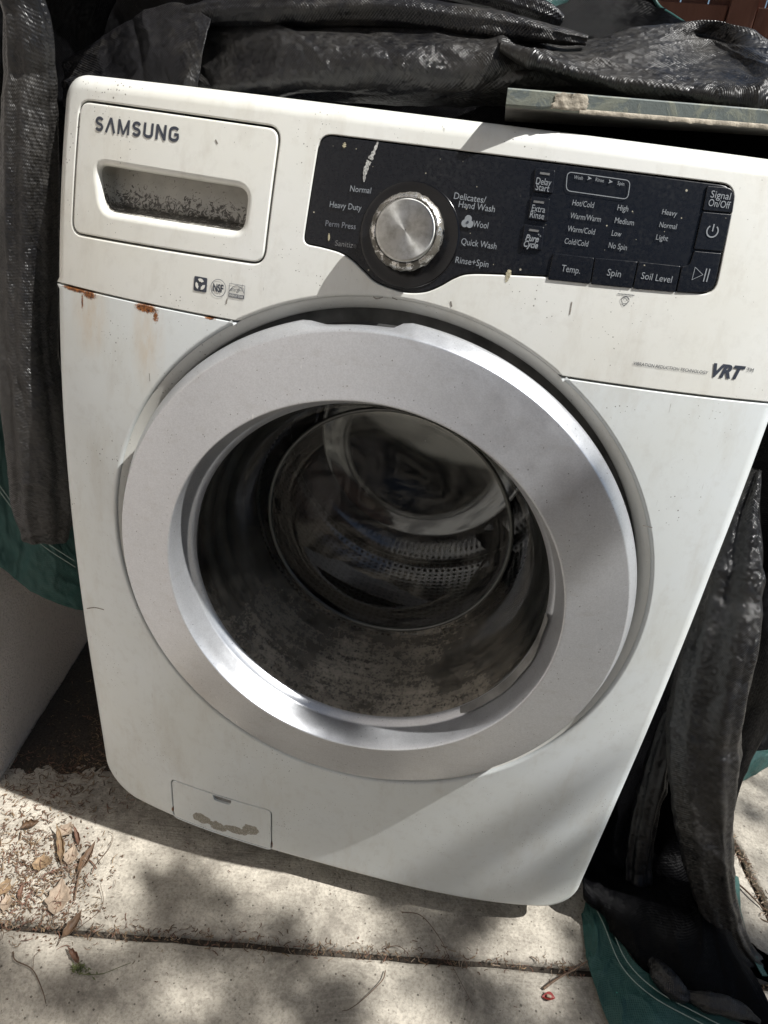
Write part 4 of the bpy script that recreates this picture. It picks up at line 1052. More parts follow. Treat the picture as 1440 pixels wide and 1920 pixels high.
# green outer skin below it
sheet('green_skirt', [[(-0.4732,0.05,0.669),(-0.4612,0.065,0.6488),(-0.474,0.085,0.5736),(-0.4688,0.095,0.5047),(-0.4463,0.12,0.4509),(-0.4166,0.17,0.4163)], [(-0.4896,0.05,0.5756),(-0.4766,0.065,0.5518),(-0.4707,0.085,0.4933),(-0.4575,0.09,0.4466),(-0.4406,0.12,0.393),(-0.4131,0.17,0.3539)], [(-0.5068,0.05,0.4784),(-0.4927,0.065,0.451),(-0.4742,0.08,0.4152),(-0.4539,0.09,0.3806),(-0.4383,0.12,0.3355),(-0.413,0.17,0.2966)], [(-0.5221,0.05,0.3913),(-0.5021,0.06,0.3675),(-0.4897,0.075,0.3369),(-0.4658,0.088,0.3073),(-0.4368,0.115,0.2759),(-0.413,0.17,0.2362)]], TARP_GREEN, 60, 90, 0.0035, 22, 31, 0.6)
for off in (0, 16):
    P = crom([(-0.4808,0.045,0.5195),(-0.469,0.052,0.4894),(-0.4544,0.06,0.4503),(-0.4405,0.072,0.4175),(-0.4133,0.095,0.3772)], 40); P = P + np.array([0, 0, -off * 0.00062])
    V, F = tube(P, 0.0007, 5); mesh_obj('stitching', V, F, THREAD, tarp)
# bunched cloth along the top
sheet('inner_fold', [[(-0.4494,0.22,0.9678),(-0.4004,0.22,0.9976),(-0.3485,0.21,1.0209),(-0.2999,0.2,1.0334),(-0.2522,0.18,1.0203)], [(-0.4444,0.21,0.9516),(-0.3897,0.2,0.976),(-0.3359,0.185,0.9935),(-0.2856,0.17,1.0005),(-0.2494,0.165,1.0007)], [(-0.4391,0.2,0.9382),(-0.3795,0.18,0.9499),(-0.3265,0.165,0.9585),(-0.2789,0.155,0.9621),(-0.2542,0.155,0.9646)], [(-0.4405,0.2,0.9249),(-0.3811,0.18,0.9295),(-0.3276,0.165,0.9364),(-0.2795,0.155,0.9406),(-0.2568,0.155,0.9454)]], TARP, 90, 140, 0.0042, 11, 41, 0.5)
sheet('draped_fold', [[(-0.3045,0.22,1.0061),(-0.2628,0.21,1.0206),(-0.1823,0.2,1.0251),(-0.1188,0.195,1.0315),(-0.0523,0.19,1.0347),(0.0221,0.19,1.0343),(0.0858,0.19,1.0271),(0.1549,0.2,1.0183)], [(-0.2967,0.21,0.9933),(-0.2478,0.19,1.0021),(-0.1692,0.165,1.0092),(-0.1064,0.155,1.0134),(-0.0424,0.15,1.015),(0.0289,0.15,1.0152),(0.0892,0.16,1.0116),(0.156,0.18,1.0075)], [(-0.289,0.2,0.9757),(-0.2352,0.175,0.9827),(-0.1628,0.15,0.9887),(-0.1004,0.14,0.9921),(-0.0369,0.135,0.9945),(0.0326,0.14,0.9996),(0.0918,0.15,1.0001),(0.1577,0.17,0.998)], [(-0.2844,0.19,0.9579),(-0.2306,0.165,0.9632),(-0.1618,0.15,0.9686),(-0.1013,0.15,0.9723),(-0.0371,0.15,0.9756),(0.0347,0.15,0.9837),(0.094,0.16,0.9906),(0.1606,0.18,0.9904)], [(-0.2896,0.2,0.9457),(-0.2415,0.19,0.9523),(-0.1754,0.19,0.9591),(-0.1113,0.19,0.9632),(-0.0433,0.19,0.9678),(0.0329,0.19,0.9757),(0.0959,0.19,0.9823),(0.1631,0.2,0.9877)]], TARP_DUSTY, 110, 260, 0.0046, 10, 51, 0.6, (1.0, 0.55))
fold('rolled_edge', [(-0.2882,0.2,1.0233),(-0.2407,0.2,1.031),(-0.1642,0.195,1.0374),(-0.0751,0.19,1.044),(0.0003,0.185,1.0419),(0.0629,0.18,1.0389),(0.124,0.18,1.0351)], [0.008, 0.012, 0.013, 0.0135, 0.012, 0.010, 0.005], [0.012, 0.016, 0.018, 0.018, 0.016, 0.014, 0.008], TARP, 150, 48, 0.0020, 16, 61, 0.6, (0.5, 1.0))
fold('roll_end', [(-0.0339,0.24,1.0784),(0.0113,0.235,1.0731),(0.045,0.23,1.0671),(0.0785,0.225,1.0595),(0.0966,0.225,1.054)], [0.010, 0.012, 0.012, 0.0105, 0.007], [0.014, 0.014, 0.014, 0.012, 0.008], TARP, 90, 40, 0.0018, 26, 65, 0.6)
sheet('cross_fold', [[(0.0371,0.2,1.0345),(0.0741,0.21,1.0323),(0.1241,0.22,1.0435),(0.187,0.23,1.0609),(0.2444,0.23,1.0693),(0.2914,0.22,1.0534),(0.3544,0.21,1.0301)], [(0.0403,0.17,1.0278),(0.0765,0.17,1.0235),(0.125,0.18,1.031),(0.1869,0.19,1.0422),(0.2399,0.235,1.056),(0.2841,0.17,1.0353),(0.3449,0.17,1.0189)], [(0.0449,0.15,1.0228),(0.0787,0.14,1.0156),(0.1272,0.14,1.0136),(0.1869,0.15,1.0229),(0.2455,0.195,1.0357),(0.2792,0.13,1.0182),(0.3365,0.13,1.0044)], [(0.0486,0.14,1.0193),(0.0801,0.125,1.0097),(0.1289,0.115,1.0012),(0.1879,0.11,1.0002),(0.24,0.105,1.0002),(0.2778,0.1,0.999),(0.331,0.1,0.9919)], [(0.0483,0.15,1.0182),(0.0804,0.135,1.0077),(0.1305,0.13,0.9981),(0.1928,0.125,0.9908),(0.2474,0.12,0.988),(0.2863,0.115,0.987),(0.3378,0.11,0.9835)], [(0.0466,0.18,1.0187),(0.08,0.17,1.0076),(0.1325,0.16,0.9967),(0.1991,0.16,0.9863),(0.2556,0.15,0.983),(0.2981,0.15,0.9813),(0.3537,0.15,0.979)]], TARP_DUSTY, 120, 230, 0.0050, 10, 71, 0.6, (1.0, 0.6))
sheet('green_flap', [[(0.0228,0.36,1.1498),(0.0796,0.4,1.1634),(0.137,0.42,1.1576),(0.1827,0.42,1.1361)], [(0.0315,0.36,1.1073),(0.09,0.4,1.1199),(0.1523,0.42,1.1236),(0.1998,0.42,1.1131)], [(0.0385,0.36,1.0728),(0.0986,0.38,1.0813),(0.1657,0.4,1.0903),(0.2189,0.4,1.0999)], [(0.048,0.36,1.0265),(0.1097,0.36,1.0324),(0.1788,0.36,1.0494),(0.2464,0.36,1.0799)]], TARP_SHADE, 40, 60, 0.003, 14, 81)
V, F = tube(crom([(0.1813,0.418,1.1356),(0.1996,0.418,1.1127),(0.2187,0.398,1.0996),(0.2473,0.358,1.0796)], 30), 0.0022, 6); mesh_obj('hem', V, F, TARP_GREEN, tarp, uvs=[(0.001 * i, 0.0) for i in range(len(V))])
sheet('green_corner', [[(0.0378,0.27,1.0944),(0.0653,0.28,1.0941),(0.1018,0.3,1.1054)], [(0.0469,0.27,1.0772),(0.0699,0.28,1.0782),(0.0998,0.3,1.0907)], [(0.0563,0.275,1.0716),(0.0729,0.28,1.072),(0.0967,0.3,1.0849)]], TARP_GREEN, 20, 30, 0.001, 30, 83)

# right-hand side
sheet('right_lining', [[(0.30, 0.40, 1.04), (0.42, 0.38, 1.04), (0.54, 0.34, 1.02), (0.70, 0.36, 0.98)], [(0.3917,0.3,0.7305),(0.4287,0.27,0.7449),(0.4812,0.25,0.7467),(0.5872,0.3,0.7384)], [(0.3937,0.26,0.6005),(0.4409,0.24,0.6193),(0.4973,0.22,0.6186),(0.6167,0.28,0.5939)], [(0.37,0.2,0.4246),(0.4412,0.22,0.4297),(0.4965,0.2,0.4327),(0.6148,0.26,0.3843)], [(0.3627,0.15,0.2267),(0.4388,0.19,0.2115),(0.4894,0.17,0.2281),(0.5696,0.21,0.1916)], [(0.3542,0.11,0.0584),(0.4441,0.15,0.0413),(0.505,0.14,0.067),(0.5665,0.15,0.0663)], [(0.3587,0.0507,0.05),(0.4279,0.0421,0.055),(0.4953,0.0319,0.06),(0.5555,0.0411,0.055)], [(0.3762,0.0527,0.028),(0.4232,0.0011,0.035),(0.4929,-0.0127,0.042),(0.5837,-0.0037,0.035)], [(0.3839,0.0865,0.018),(0.4278,-0.0051,0.021),(0.4829,-0.0384,0.021),(0.6074,-0.0563,0.018)]], TARP_SHADE, 150, 80, 0.006, 12, 91, 0.6, (0.5, 1.2), zmin=0.003)
fold('hanging_column', [(0.4054,0.16,0.6598),(0.4101,0.15,0.5979),(0.4184,0.135,0.5289),(0.4223,0.115,0.4586),(0.4324,0.1,0.365),(0.4509,0.09,0.2895),(0.487,0.08,0.1839),(0.532,0.072,0.0793),(0.5758,0.06,0.0083),(0.622,0.045,-0.0265),(0.6763,0.03,-0.0428)], [0.006, 0.018, 0.032, 0.040, 0.042, 0.041, 0.035, 0.027, 0.024, 0.023, 0.018], [0.006, 0.014, 0.024, 0.03, 0.034, 0.034, 0.032, 0.028, 0.024, 0.018, 0.014], TARP_DUSTY, 320, 110, 0.0042, 11, 101, 0.7, (0.45, 1.0), zmin=0.003, pleat=0.09)
fold('low_lobe', [(0.4491,-0.0029,0.03),(0.4604,-0.0304,0.036),(0.4774,-0.044,0.036),(0.4913,-0.0421,0.03),(0.5157,-0.0474,0.036),(0.5499,-0.0462,0.036),(0.5766,-0.0494,0.03)], [0.003, 0.013, 0.0125, 0.007, 0.0115, 0.010, 0.003], [0.003, 0.012, 0.012, 0.008, 0.011, 0.010, 0.003], TARP, 130, 56, 0.0028, 20, 119, 0.7, (0.8, 1.0), zmin=0.004, pleat=0.06)
fold('hanging_pleat', [(0.4177,0.19,0.5259),(0.4198,0.175,0.4299),(0.4208,0.155,0.3202),(0.4246,0.13,0.1855),(0.4374,0.105,0.063),(0.4569,0.075,-0.0079),(0.4825,0.035,-0.0323)], [0.006, 0.013, 0.017, 0.018, 0.018, 0.015, 0.006], [0.008, 0.014, 0.016, 0.018, 0.018, 0.014, 0.006], TARP_LOW, 220, 70, 0.0040, 13, 127, 0.8, (0.5, 1.0), zmin=0.004, pleat=0.12)
sheet('green_hem', [[(0.3836,0.0893,0.02),(0.4048,0.0474,0.022),(0.426,-0.0062,0.022),(0.4622,-0.0329,0.022),(0.5155,-0.0485,0.022),(0.5818,-0.0552,0.02)], [(0.3769,0.0717,0.012),(0.3937,0.0295,0.017),(0.4108,-0.0165,0.013),(0.4392,-0.054,0.018),(0.4929,-0.0684,0.014),(0.555,-0.0793,0.016)], [(0.3729,0.054,0.006),(0.3792,0.0065,0.011),(0.3925,-0.0387,0.007),(0.4166,-0.082,0.012),(0.4609,-0.1035,0.008),(0.5253,-0.1097,0.01)], [(0.3687,0.0467,0.003),(0.3709,0.0016,0.003),(0.3808,-0.0445,0.003),(0.4009,-0.0957,0.003),(0.4402,-0.128,0.003),(0.5046,-0.1326,0.003)]], TARP_GREEN, 70, 150, 0.0034, 17, 121, 0.9, zmin=0.0025)
for off in (0.0, 0.010):
    P = crom([(0.3834,0.0732,0.0225),(0.3992,0.0357,0.0255),(0.4183,-0.0162,0.026),(0.4527,-0.0442,0.026),(0.5049,-0.0595,0.026),(0.5583,-0.071,0.025)], 50) + np.array([-off * 0.6, -off * 0.6, -off * 0.4])
    V, F = tube(P, 0.0007, 5); mesh_obj('stitching', V, F, THREAD, tarp)
sheet('green_edge', [[(0.585,0.1407,0.05),(0.5808,0.0961,0.04),(0.5906,0.061,0.02),(0.6091,0.0272,0.006)], [(0.597,0.1504,0.035),(0.5941,0.1056,0.025),(0.6025,0.0691,0.012),(0.6176,0.0307,0.004)]], TARP_GREEN, 12, 50, 0.001, 30, 131, zmin=0.003)
sheet('green_tail', [[(0.6083,0.4005,0.06),(0.6701,0.4137,0.05),(0.7291,0.4467,0.04)], [(0.6173,0.3749,0.03),(0.6576,0.3786,0.04),(0.739,0.4493,0.02)], [(0.6187,0.321,0.004),(0.663,0.3762,0.004),(0.7431,0.4499,0.004)]], TARP_GREEN, 30, 40, 0.002, 26, 141, zmin=0.003)
sheet('far_lining', [[(0.6058,0.5594,0.2),(0.7144,0.6363,0.2),(0.8605,0.7111,0.2)], [(0.629,0.5137,0.1),(0.7307,0.565,0.1),(0.8722,0.6312,0.1)], [(0.6335,0.4226,0.012),(0.7255,0.4659,0.012),(0.8735,0.5354,0.012)]], TARP_SHADE, 40, 60, 0.005, 16, 143, zmin=0.004)

sheet('top_shade_sheet', [[(-0.3735,0.3,0.968),(-0.1324,0.26,0.9875),(0.0287,0.22,0.9849),(0.1882,0.2,0.9903),(0.3065,0.2,0.996),(0.3913,0.22,0.9951)], [(-0.3644,0.28,0.9275),(-0.1226,0.24,0.9402),(0.0367,0.2,0.9506),(0.1963,0.18,0.9534),(0.3164,0.18,0.9535),(0.4005,0.2,0.9544)], [(-0.3553,0.26,0.887),(-0.1139,0.22,0.9032),(0.0447,0.19,0.9115),(0.2055,0.17,0.9166),(0.3266,0.17,0.9175),(0.4117,0.19,0.9181)]], TARP_SHADE, 30, 80, 0.003, 14, 161)  # black sheet put in to make the gap under the board dark
# ================================================================ board on top of the washer
brd = empty('grey_board', [(0.0687,0.035,0.9642)][0], 'grey painted board with a torn edge lying on the washer top, right', 'board')
q0 = Vector([(0.0698,0.014,0.9638)][0]); q1 = Vector([(0.0681,0.014,0.9766)][0]); q2 = Vector([(0.2761,0.08,0.9885)][0])
ex = (q2 - q1).normalized(); ez = Vector((0, 0, 1)); ez = (ez - ex * ez.dot(ex)).normalized(); ey = ez.cross(ex); ey = (Vector((-0.055, 1, 0)) + ey * 0.0).normalized()
th_ = 0.0128
def brow(t, v, w_): p = q0 + ex * t + ey * v + ez * w_; return (p.x, p.y, p.z)
V = []; F = []; NB_ = 120
for i in range(NB_ + 1):
    t = 0.52 * i / NB_; j1 = 0.0007 * noise.noise(Vector((t * 90, 0, 1))) + 0.0010 * max(0, noise.noise(Vector((t * 40, 4, 1)))); j0 = 0.0004 * noise.noise(Vector((t * 60, 2, 5)))
    V += [brow(t, 0.32, 0.0), brow(t, 0.004, 0.0), brow(t, 0.0006, 0.0006 + j1), brow(t, j0, 0.002 + j1), brow(t, j0 * 0.5, th_ - 0.001), brow(t, 0.001, th_), brow(t, 0.32, th_)]
for i in range(NB_):
    for j in range(6): a_ = i * 7 + j; F.append([a_, a_ + 7, a_ + 8, a_ + 1])
F.append([6, 5, 4, 3, 2, 1, 0]); F.append([NB_ * 7 + j for j in range(7)])
fm = [1 if (k % 6 == 0) else 0 for k in range(NB_ * 6)] + [0, 0]
mesh_obj('board_panel', V, F, None, brd, smooth=False, mats=[BOARD, BOARD_UNDER], fmat=fm)
def patch(x0, x1, z0, z1, name, seed):
    rnd = random.Random(seed); n1, n2 = 18, 10; V = []; F = []
    for i in range(n1 + 1):
        for j in range(n2 + 1):
            t = x0 + (x1 - x0) * i / n1; v_ = z0 + (z1 - z0) * j / n2
            edge = (i in (0, n1)) or (j in (0, n2))
            tt = t + (rnd.uniform(-0.0012, 0.0012) if edge else 0) + 0.004 * (j / n2 - 0.5) * (1 if i < n1 / 2 else -0.3)
            V.append(brow(tt, -0.0006 - (0 if edge else 0.0010 * (0.5 + noise.noise(Vector((t * 260, v_ * 260, seed))))), v_ + (rnd.uniform(-0.0006, 0.0006) if edge else 0)))
    for i in range(n1):
        for j in range(n2): a_ = i * (n2 + 1) + j; F.append([a_, a_ + n2 + 1, a_ + n2 + 2, a_ + 1])
    mesh_obj(name, V, F, TORN, brd)
patch(0.038, 0.066, 0.001, 0.0122, 'torn_patch', 5)
# ragged paper lip along the lower edge
V = []; F = []; rnd = random.Random(9)
for i in range(161):
    t = 0.06 + 0.24 * i / 160; h = 0.0006 + 0.0022 * max(0, noise.noise(Vector((t * 120, 0, 3)))) + rnd.uniform(0, 0.0005)
    V += [brow(t, -0.0004, 0.0025), brow(t, -0.0016, 0.0008 + h * 0.4), brow(t, -0.0010, -h * 0.8)]
for i in range(160):
    for j in range(2): a_ = i * 3 + j; F.append([a_, a_ + 3, a_ + 4, a_ + 1])
mesh_obj('torn_lip', V, F, TORN, brd)

# ================================================================ leaves, twigs, litter, rope
LEAF = [plain('dry_leaf_tan', (0.22, 0.15, 0.085), 0.7, vary=0.5, scale=120), plain('dry_leaf_brown', (0.11, 0.065, 0.036), 0.65, vary=0.5, scale=120),
        plain('dry_leaf_pale', (0.27, 0.21, 0.155), 0.75, vary=0.4, scale=120), plain('dry_leaf_rust', (0.15, 0.075, 0.048), 0.65, vary=0.5, scale=120)]
TWIG = plain('twig_bark', (0.13, 0.085, 0.055), 0.8, vary=0.5, scale=200)
GREENB = plain('green_sprig', (0.11, 0.13, 0.045), 0.7, vary=0.5, scale=200)
def dry_leaf(p, q, wid, curl, mat, label, seed, lift=0.004):
    """curled leaf from stem end p to tip q on the ground"""
    rnd = random.Random(seed); P, Q = Vector(p), Vector(q); P.z = Q.z = 0; d = Q - P; L = d.length; d.normalize(); s = Vector((-d.y, d.x, 0))
    lf = empty('dry_leaf', tuple(P), label, 'leaf', 'dry leaves fallen on the concrete')
    M_, N_ = 22, 9; V = []; F = []; bend = rnd.uniform(-0.25, 0.25)
    for i in range(M_):
        t = i / (M_ - 1); w_ = wid * (math.sin(math.pi * t ** 0.8) ** 0.85 + 0.02) * (1 + 0.12 * math.sin(t * 23 + seed))
        for j in range(N_):
            v_ = (j / (N_ - 1) - 0.5) * 2; a_ = v_ * curl * (0.6 + 0.4 * math.sin(math.pi * t))
            r_ = w_ / max(0.3, curl) if curl > 0.3 else w_
            o_ = r_ * math.sin(a_) if curl > 0.3 else w_ * v_
            z_ = 1.25 * r_ * (1 - math.cos(a_)) if curl > 0.3 else 0.1 * w_ * v_ * v_
            c_ = P + d * (t * L) + s * (o_ + bend * L * t * (1 - t))
            V.append((c_.x, c_.y, lift + z_ + 0.95 * L * (t - 0.4) ** 2 * (0.5 + 0.5 * math.sin(seed * 1.7) ** 2) + 0.0009 * noise.noise(Vector((t * 9, v_ * 3, seed)))))
    for i in range(M_ - 1):
        for j in range(N_ - 1): a_ = i * N_ + j; F.append([a_, a_ + 1, a_ + N_ + 1, a_ + N_])
    zlo = min(v[2] for v in V); V = [(v[0], v[1], v[2] - zlo + 0.0015) for v in V]
    o = mesh_obj('blade', V, F, mat, lf); sm = o.modifiers.new('thickness', 'SOLIDIFY'); sm.thickness = 0.0004
    mid = [V[i * N_ + N_ // 2] for i in range(M_)]; st = P - d * L * 0.25
    Vt, Ft = tube([(st.x, st.y, 0.002)] + [(v[0], v[1], v[2] + 0.0003) for v in mid], [0.0006] * 8 + [0.0004] * (M_ - 7), 5); mesh_obj('midrib', Vt, Ft, TWIG, lf)
    return lf
leaves = [([(-0.2902,-0.175,0),(-0.2848,-0.1402,0)], 0.0075, 1.0, 1, 'brown pointed leaf lying across the dirt-filled joint'),
          ([(-0.2537,-0.1959,0),(-0.2761,-0.1838,0)], 0.0055, 1.3, 3, 'small curled russet leaf below the joint, near a green sprig'),
          ([(-0.3221,-0.0924,0),(-0.3232,-0.0487,0)], 0.0075, 1.1, 1, 'long folded brown leaf on the right edge of the leaf pile'),
          ([(-0.3873,-0.0384,0),(-0.3635,-0.0448,0)], 0.0105, 0.5, 2, 'pale pinkish leaf at the top of the pile by the shadow edge'),
          ([(-0.4372,-0.0546,0),(-0.4182,-0.0395,0)], 0.010, 1.6, 1, 'rolled brown leaf at the upper left of the leaf pile'),
          ([(-0.352,-0.0865,0),(-0.3875,-0.043,0)], 0.0068, 1.2, 0, 'upright curled yellowish leaf in the middle of the pile'),
          ([(-0.3418,-0.0859,0),(-0.3502,-0.0586,0)], 0.0085, 0.5, 2, 'light tan leaf beside the yellowish curled leaf'),
          ([(-0.3875,-0.0995,0),(-0.3621,-0.0895,0)], 0.0100, 0.5, 0, 'flat mottled tan leaf at the left of the pile'),
          ([(-0.3163,-0.1522,0),(-0.3348,-0.1082,0)], 0.0125, 0.4, 2, 'broad torn grey-tan leaf just above the joint'),
          ([(-0.3903,-0.1589,0),(-0.3762,-0.1511,0)], 0.0095, 0.4, 2, 'oval pale leaf at the left picture edge'),
          ([(-0.4103,-0.1383,0),(-0.3896,-0.1376,0)], 0.0105, 0.5, 0, 'yellow-tan leaf cut by the left picture edge'),
          ([(-0.3446,-0.0569,0),(-0.3684,-0.0335,0)], 0.0045, 1.2, 3, 'narrow pink-brown curled leaf beside the shadow'),
          ([(-0.3721,-0.1462,0),(-0.3797,-0.1254,0)], 0.0035, 1.0, 3, 'thin orange-brown leaf sliver in the left litter')]
for i, (pq, wd_, cu, mi, lab) in enumerate(leaves): dry_leaf(pq[0], pq[1], wd_ * 1.25, cu * 1.5, LEAF[mi], lab, i + 3)

def twig(pts, rad, label, mat=TWIG, lift=0.0025, name='twig', cat='twig', branch=0):
    P = crom(pts, 36); P[:, 2] = lift + 0.0025 * np.abs(np.sin(np.linspace(0, 5, 36)))
    o = mesh_obj(name, *tube(P, np.linspace(rad, rad * 0.5, 36), 6), mat); tag(o, label, cat, 'twigs on the concrete'); return o
twig([(-0.3368,-0.2042,0),(-0.3265,-0.213,0),(-0.3008,-0.2167,0),(-0.2762,-0.2332,0),(-0.2631,-0.245,0)], 0.0009, 'dark hooked twig near the lower left corner')
twig([(0.1193,-0.0208,0),(0.1478,-0.0203,0),(0.1798,-0.0469,0),(0.1992,-0.0764,0),(0.2278,-0.1137,0)], 0.0006, 'long thin stalk curving over the joint right of centre')
twig([(0.1135,-0.1016,0),(0.1121,-0.1151,0),(0.0988,-0.1353,0),(0.0804,-0.1569,0),(0.0717,-0.1622,0)], 0.0007, 'thin curved stalk at the bottom centre')
twig([(0.1064,-0.0748,0),(0.1232,-0.0686,0),(0.1361,-0.072,0),(0.1418,-0.0801,0)], 0.0006, 'short curved twig lying beside the joint in the centre')
twig([(0.3151,-0.0683,0),(0.3338,-0.0512,0),(0.3588,-0.0307,0),(0.3734,-0.0182,0)], 0.0018, 'straight thick brown twig near the green hem')
twig([(-0.3051,-0.1267,0),(-0.3201,-0.0918,0),(-0.3235,-0.0678,0),(-0.3256,-0.0555,0)], 0.0012, 'reddish stem standing in the leaf pile')
twig([(-0.2785,-0.1556,0),(-0.2658,-0.134,0),(-0.2698,-0.1165,0),(-0.286,-0.0979,0)], 0.0005, 'fine looping stem right of the leaf pile')
twig([(-0.3077,-0.0799,0),(-0.3025,-0.0486,0),(-0.309,-0.0282,0),(-0.3163,-0.0259,0)], 0.0005, 'thin red-tipped stem crossing the shadow edge')
twig([(0.6128,0.166,0),(0.6253,0.1504,0),(0.6404,0.1352,0),(0.65,0.1288,0)], 0.0015, 'dark straight stick on the slab right of the tarp')
twig([(-0.3008,-0.2167,0),(-0.3089,-0.2016,0),(-0.3043,-0.1937,0)], 0.0004, 'hair-thin stem looping beside the hooked twig')
sp_ = twig([(-0.2498,-0.205,0),(-0.2357,-0.2049,0),(-0.2166,-0.1958,0),(-0.1944,-0.1793,0)], 0.0006, 'small green sprig with tiny leaves below the joint', GREENB, name='green_sprig', cat='sprig')
V = []; F = []; rnd = random.Random(4); base = [(-0.2519,-0.2018,0),(-0.2448,-0.1985,0),(-0.2322,-0.2026,0),(-0.2217,-0.1991,0)]
for k in range(46):
    b_ = Vector(base[min(3, int(abs(rnd.gauss(0, 1.2))))]) + Vector((rnd.gauss(0, 0.004), rnd.gauss(0, 0.0025), rnd.uniform(0.002, 0.007)))
    d_ = Vector((rnd.gauss(0, 1), rnd.gauss(0, 1), rnd.gauss(0, 0.5))).normalized() * 0.0035; s_ = d_.cross(Vector((0, 0, 1))).normalized() * 0.0009
    n0 = len(V); V += [tuple(b_ - d_), tuple(b_ + s_), tuple(b_ + d_), tuple(b_ - s_)]; F.append([n0, n0 + 1, n0 + 2, n0 + 3])
mesh_obj('leaflets', V, F, GREENB, sp_, smooth=False)
# red seed husk
hk = [(0.3219,-0.0761,0)][0]; husk = empty('seed_husk', hk, 'small red seed husk lying on the concrete by the green hem', 'seed husk')
RED = plain('husk_red', (0.22, 0.025, 0.02), 0.5); V = []; F = []
for i in range(9):
    for j in range(7):
        t = i / 8; v_ = j / 6 - 0.5; w_ = 0.0050 * math.sin(math.pi * t) + 0.0003
        V.append((hk[0] + (t - 0.5) * 0.017, hk[1] + v_ * 2 * w_ + 0.3 * (t - 0.5) * 0.01, 0.0012 + 0.010 * abs(v_) ** 1.4 * math.sin(math.pi * t)))
for i in range(8):
    for j in range(6): a_ = i * 7 + j; F.append([a_, a_ + 7, a_ + 8, a_ + 1])
mesh_obj('shell', V, F, RED, husk)
V, F = box(hk[0], hk[1], 0.0035, 0.006, 0.0035, 0.003, 0.001); mesh_obj('seed', V, F, LEAF[2], husk)

# fine litter: needles, chips and crumbs
rnd = random.Random(21); V = []; F = []; FM = []
def crumb(x, y, L, wd_, zl, k):
    a_ = rnd.uniform(0, math.pi * 2); n0 = len(V); cv = rnd.uniform(-1.2, 1.2); n_ = 4
    for i in range(n_):
        t = i / (n_ - 1) - 0.5; aa = a_ + cv * t; px_, py_ = x + math.cos(aa) * L * t, y + math.sin(aa) * L * t
        zz = zl + rnd.uniform(0, 0.002); nx, ny = -math.sin(aa) * wd_ / 2, math.cos(aa) * wd_ / 2
        V.append((px_ + nx, py_ + ny, zz)); V.append((px_, py_, zz + wd_ * 0.5)); V.append((px_ - nx, py_ - ny, zz))
    for i in range(n_ - 1):
        for j in range(2): a2_ = n0 + i * 3 + j; F.append([a2_, a2_ + 1, a2_ + 4, a2_ + 3]); FM.append(k)
pile = [(-0.4104,-0.068,0),(-0.366,-0.072,0),(-0.3802,-0.1096,0),(-0.3444,-0.115,0),(-0.3742,-0.1392,0),(-0.3336,-0.0958,0),(-0.3686,-0.1672,0),(-0.4558,-0.0639,0),(-0.3331,-0.1423,0),(-0.4166,-0.1041,0),(-0.3051,-0.1267,0)]
for k in range(420):
    c_ = pile[rnd.randrange(len(pile))]; crumb(c_[0] + rnd.gauss(0, 0.022), c_[1] + rnd.gauss(0, 0.020), rnd.uniform(0.003, 0.022) * rnd.random() + 0.003, rnd.uniform(0.0005, 0.0016), 0.001 + abs(rnd.gauss(0, 0.002)), rnd.choice([0, 1, 1, 3, 3, 2]))
for k in range(1100):
    c_ = pile[rnd.randrange(len(pile))]; crumb(c_[0] + rnd.gauss(0, 0.026), c_[1] + rnd.gauss(0, 0.022), rnd.uniform(0.0012, 0.0045), rnd.uniform(0.0006, 0.0020), 0.0004, rnd.choice([0, 1, 1, 1, 3]))
for k in range(1000):   # along the joint
    t = rnd.random() ** 1.5; u_ = J1.dot(U) - 0.1 + 1.15 * t; p = U * u_ + Vv * (v1 + rnd.gauss(0.001, 0.0055 + 0.006 * (1 - t)))
    crumb(p.x, p.y, rnd.uniform(0.002, 0.011), rnd.uniform(0.0005, 0.0015), -0.003 + abs(rnd.gauss(0, 0.0022)), rnd.choice([0, 1, 1, 3, 2]))
for k in range(500):    # along the joint on the right
    p = U * (u2 + rnd.gauss(0, 0.006)) + Vv * rnd.uniform(v1, v1 + 0.7)
    crumb(p.x, p.y, rnd.uniform(0.003, 0.014), rnd.uniform(0.0006, 0.0018), -0.003 + abs(rnd.gauss(0, 0.003)), rnd.choice([0, 1, 3, 2]))
for k in range(420):    # strewn over the slabs
    crumb(rnd.uniform(-0.5, 0.85), rnd.uniform(-0.35, 0.5), rnd.uniform(0.001, 0.006), rnd.uniform(0.0005, 0.0012), 0.0005, rnd.choice([1, 1, 3]))
for k in range(1300):
    crumb(-0.44 + rnd.gauss(0, 0.055), 0.09 + rnd.gauss(0, 0.10), rnd.uniform(0.003, 0.012), rnd.uniform(0.0006, 0.0016), 0.0008, rnd.choice([0, 1, 1, 3]))
lit = mesh_obj('leaf_litter', V, F, None, smooth=False, mats=LEAF, fmat=FM)
tag(lit, 'dry needles, chips and crumbs strewn over the concrete and its joints', 'leaf litter', kind='stuff')

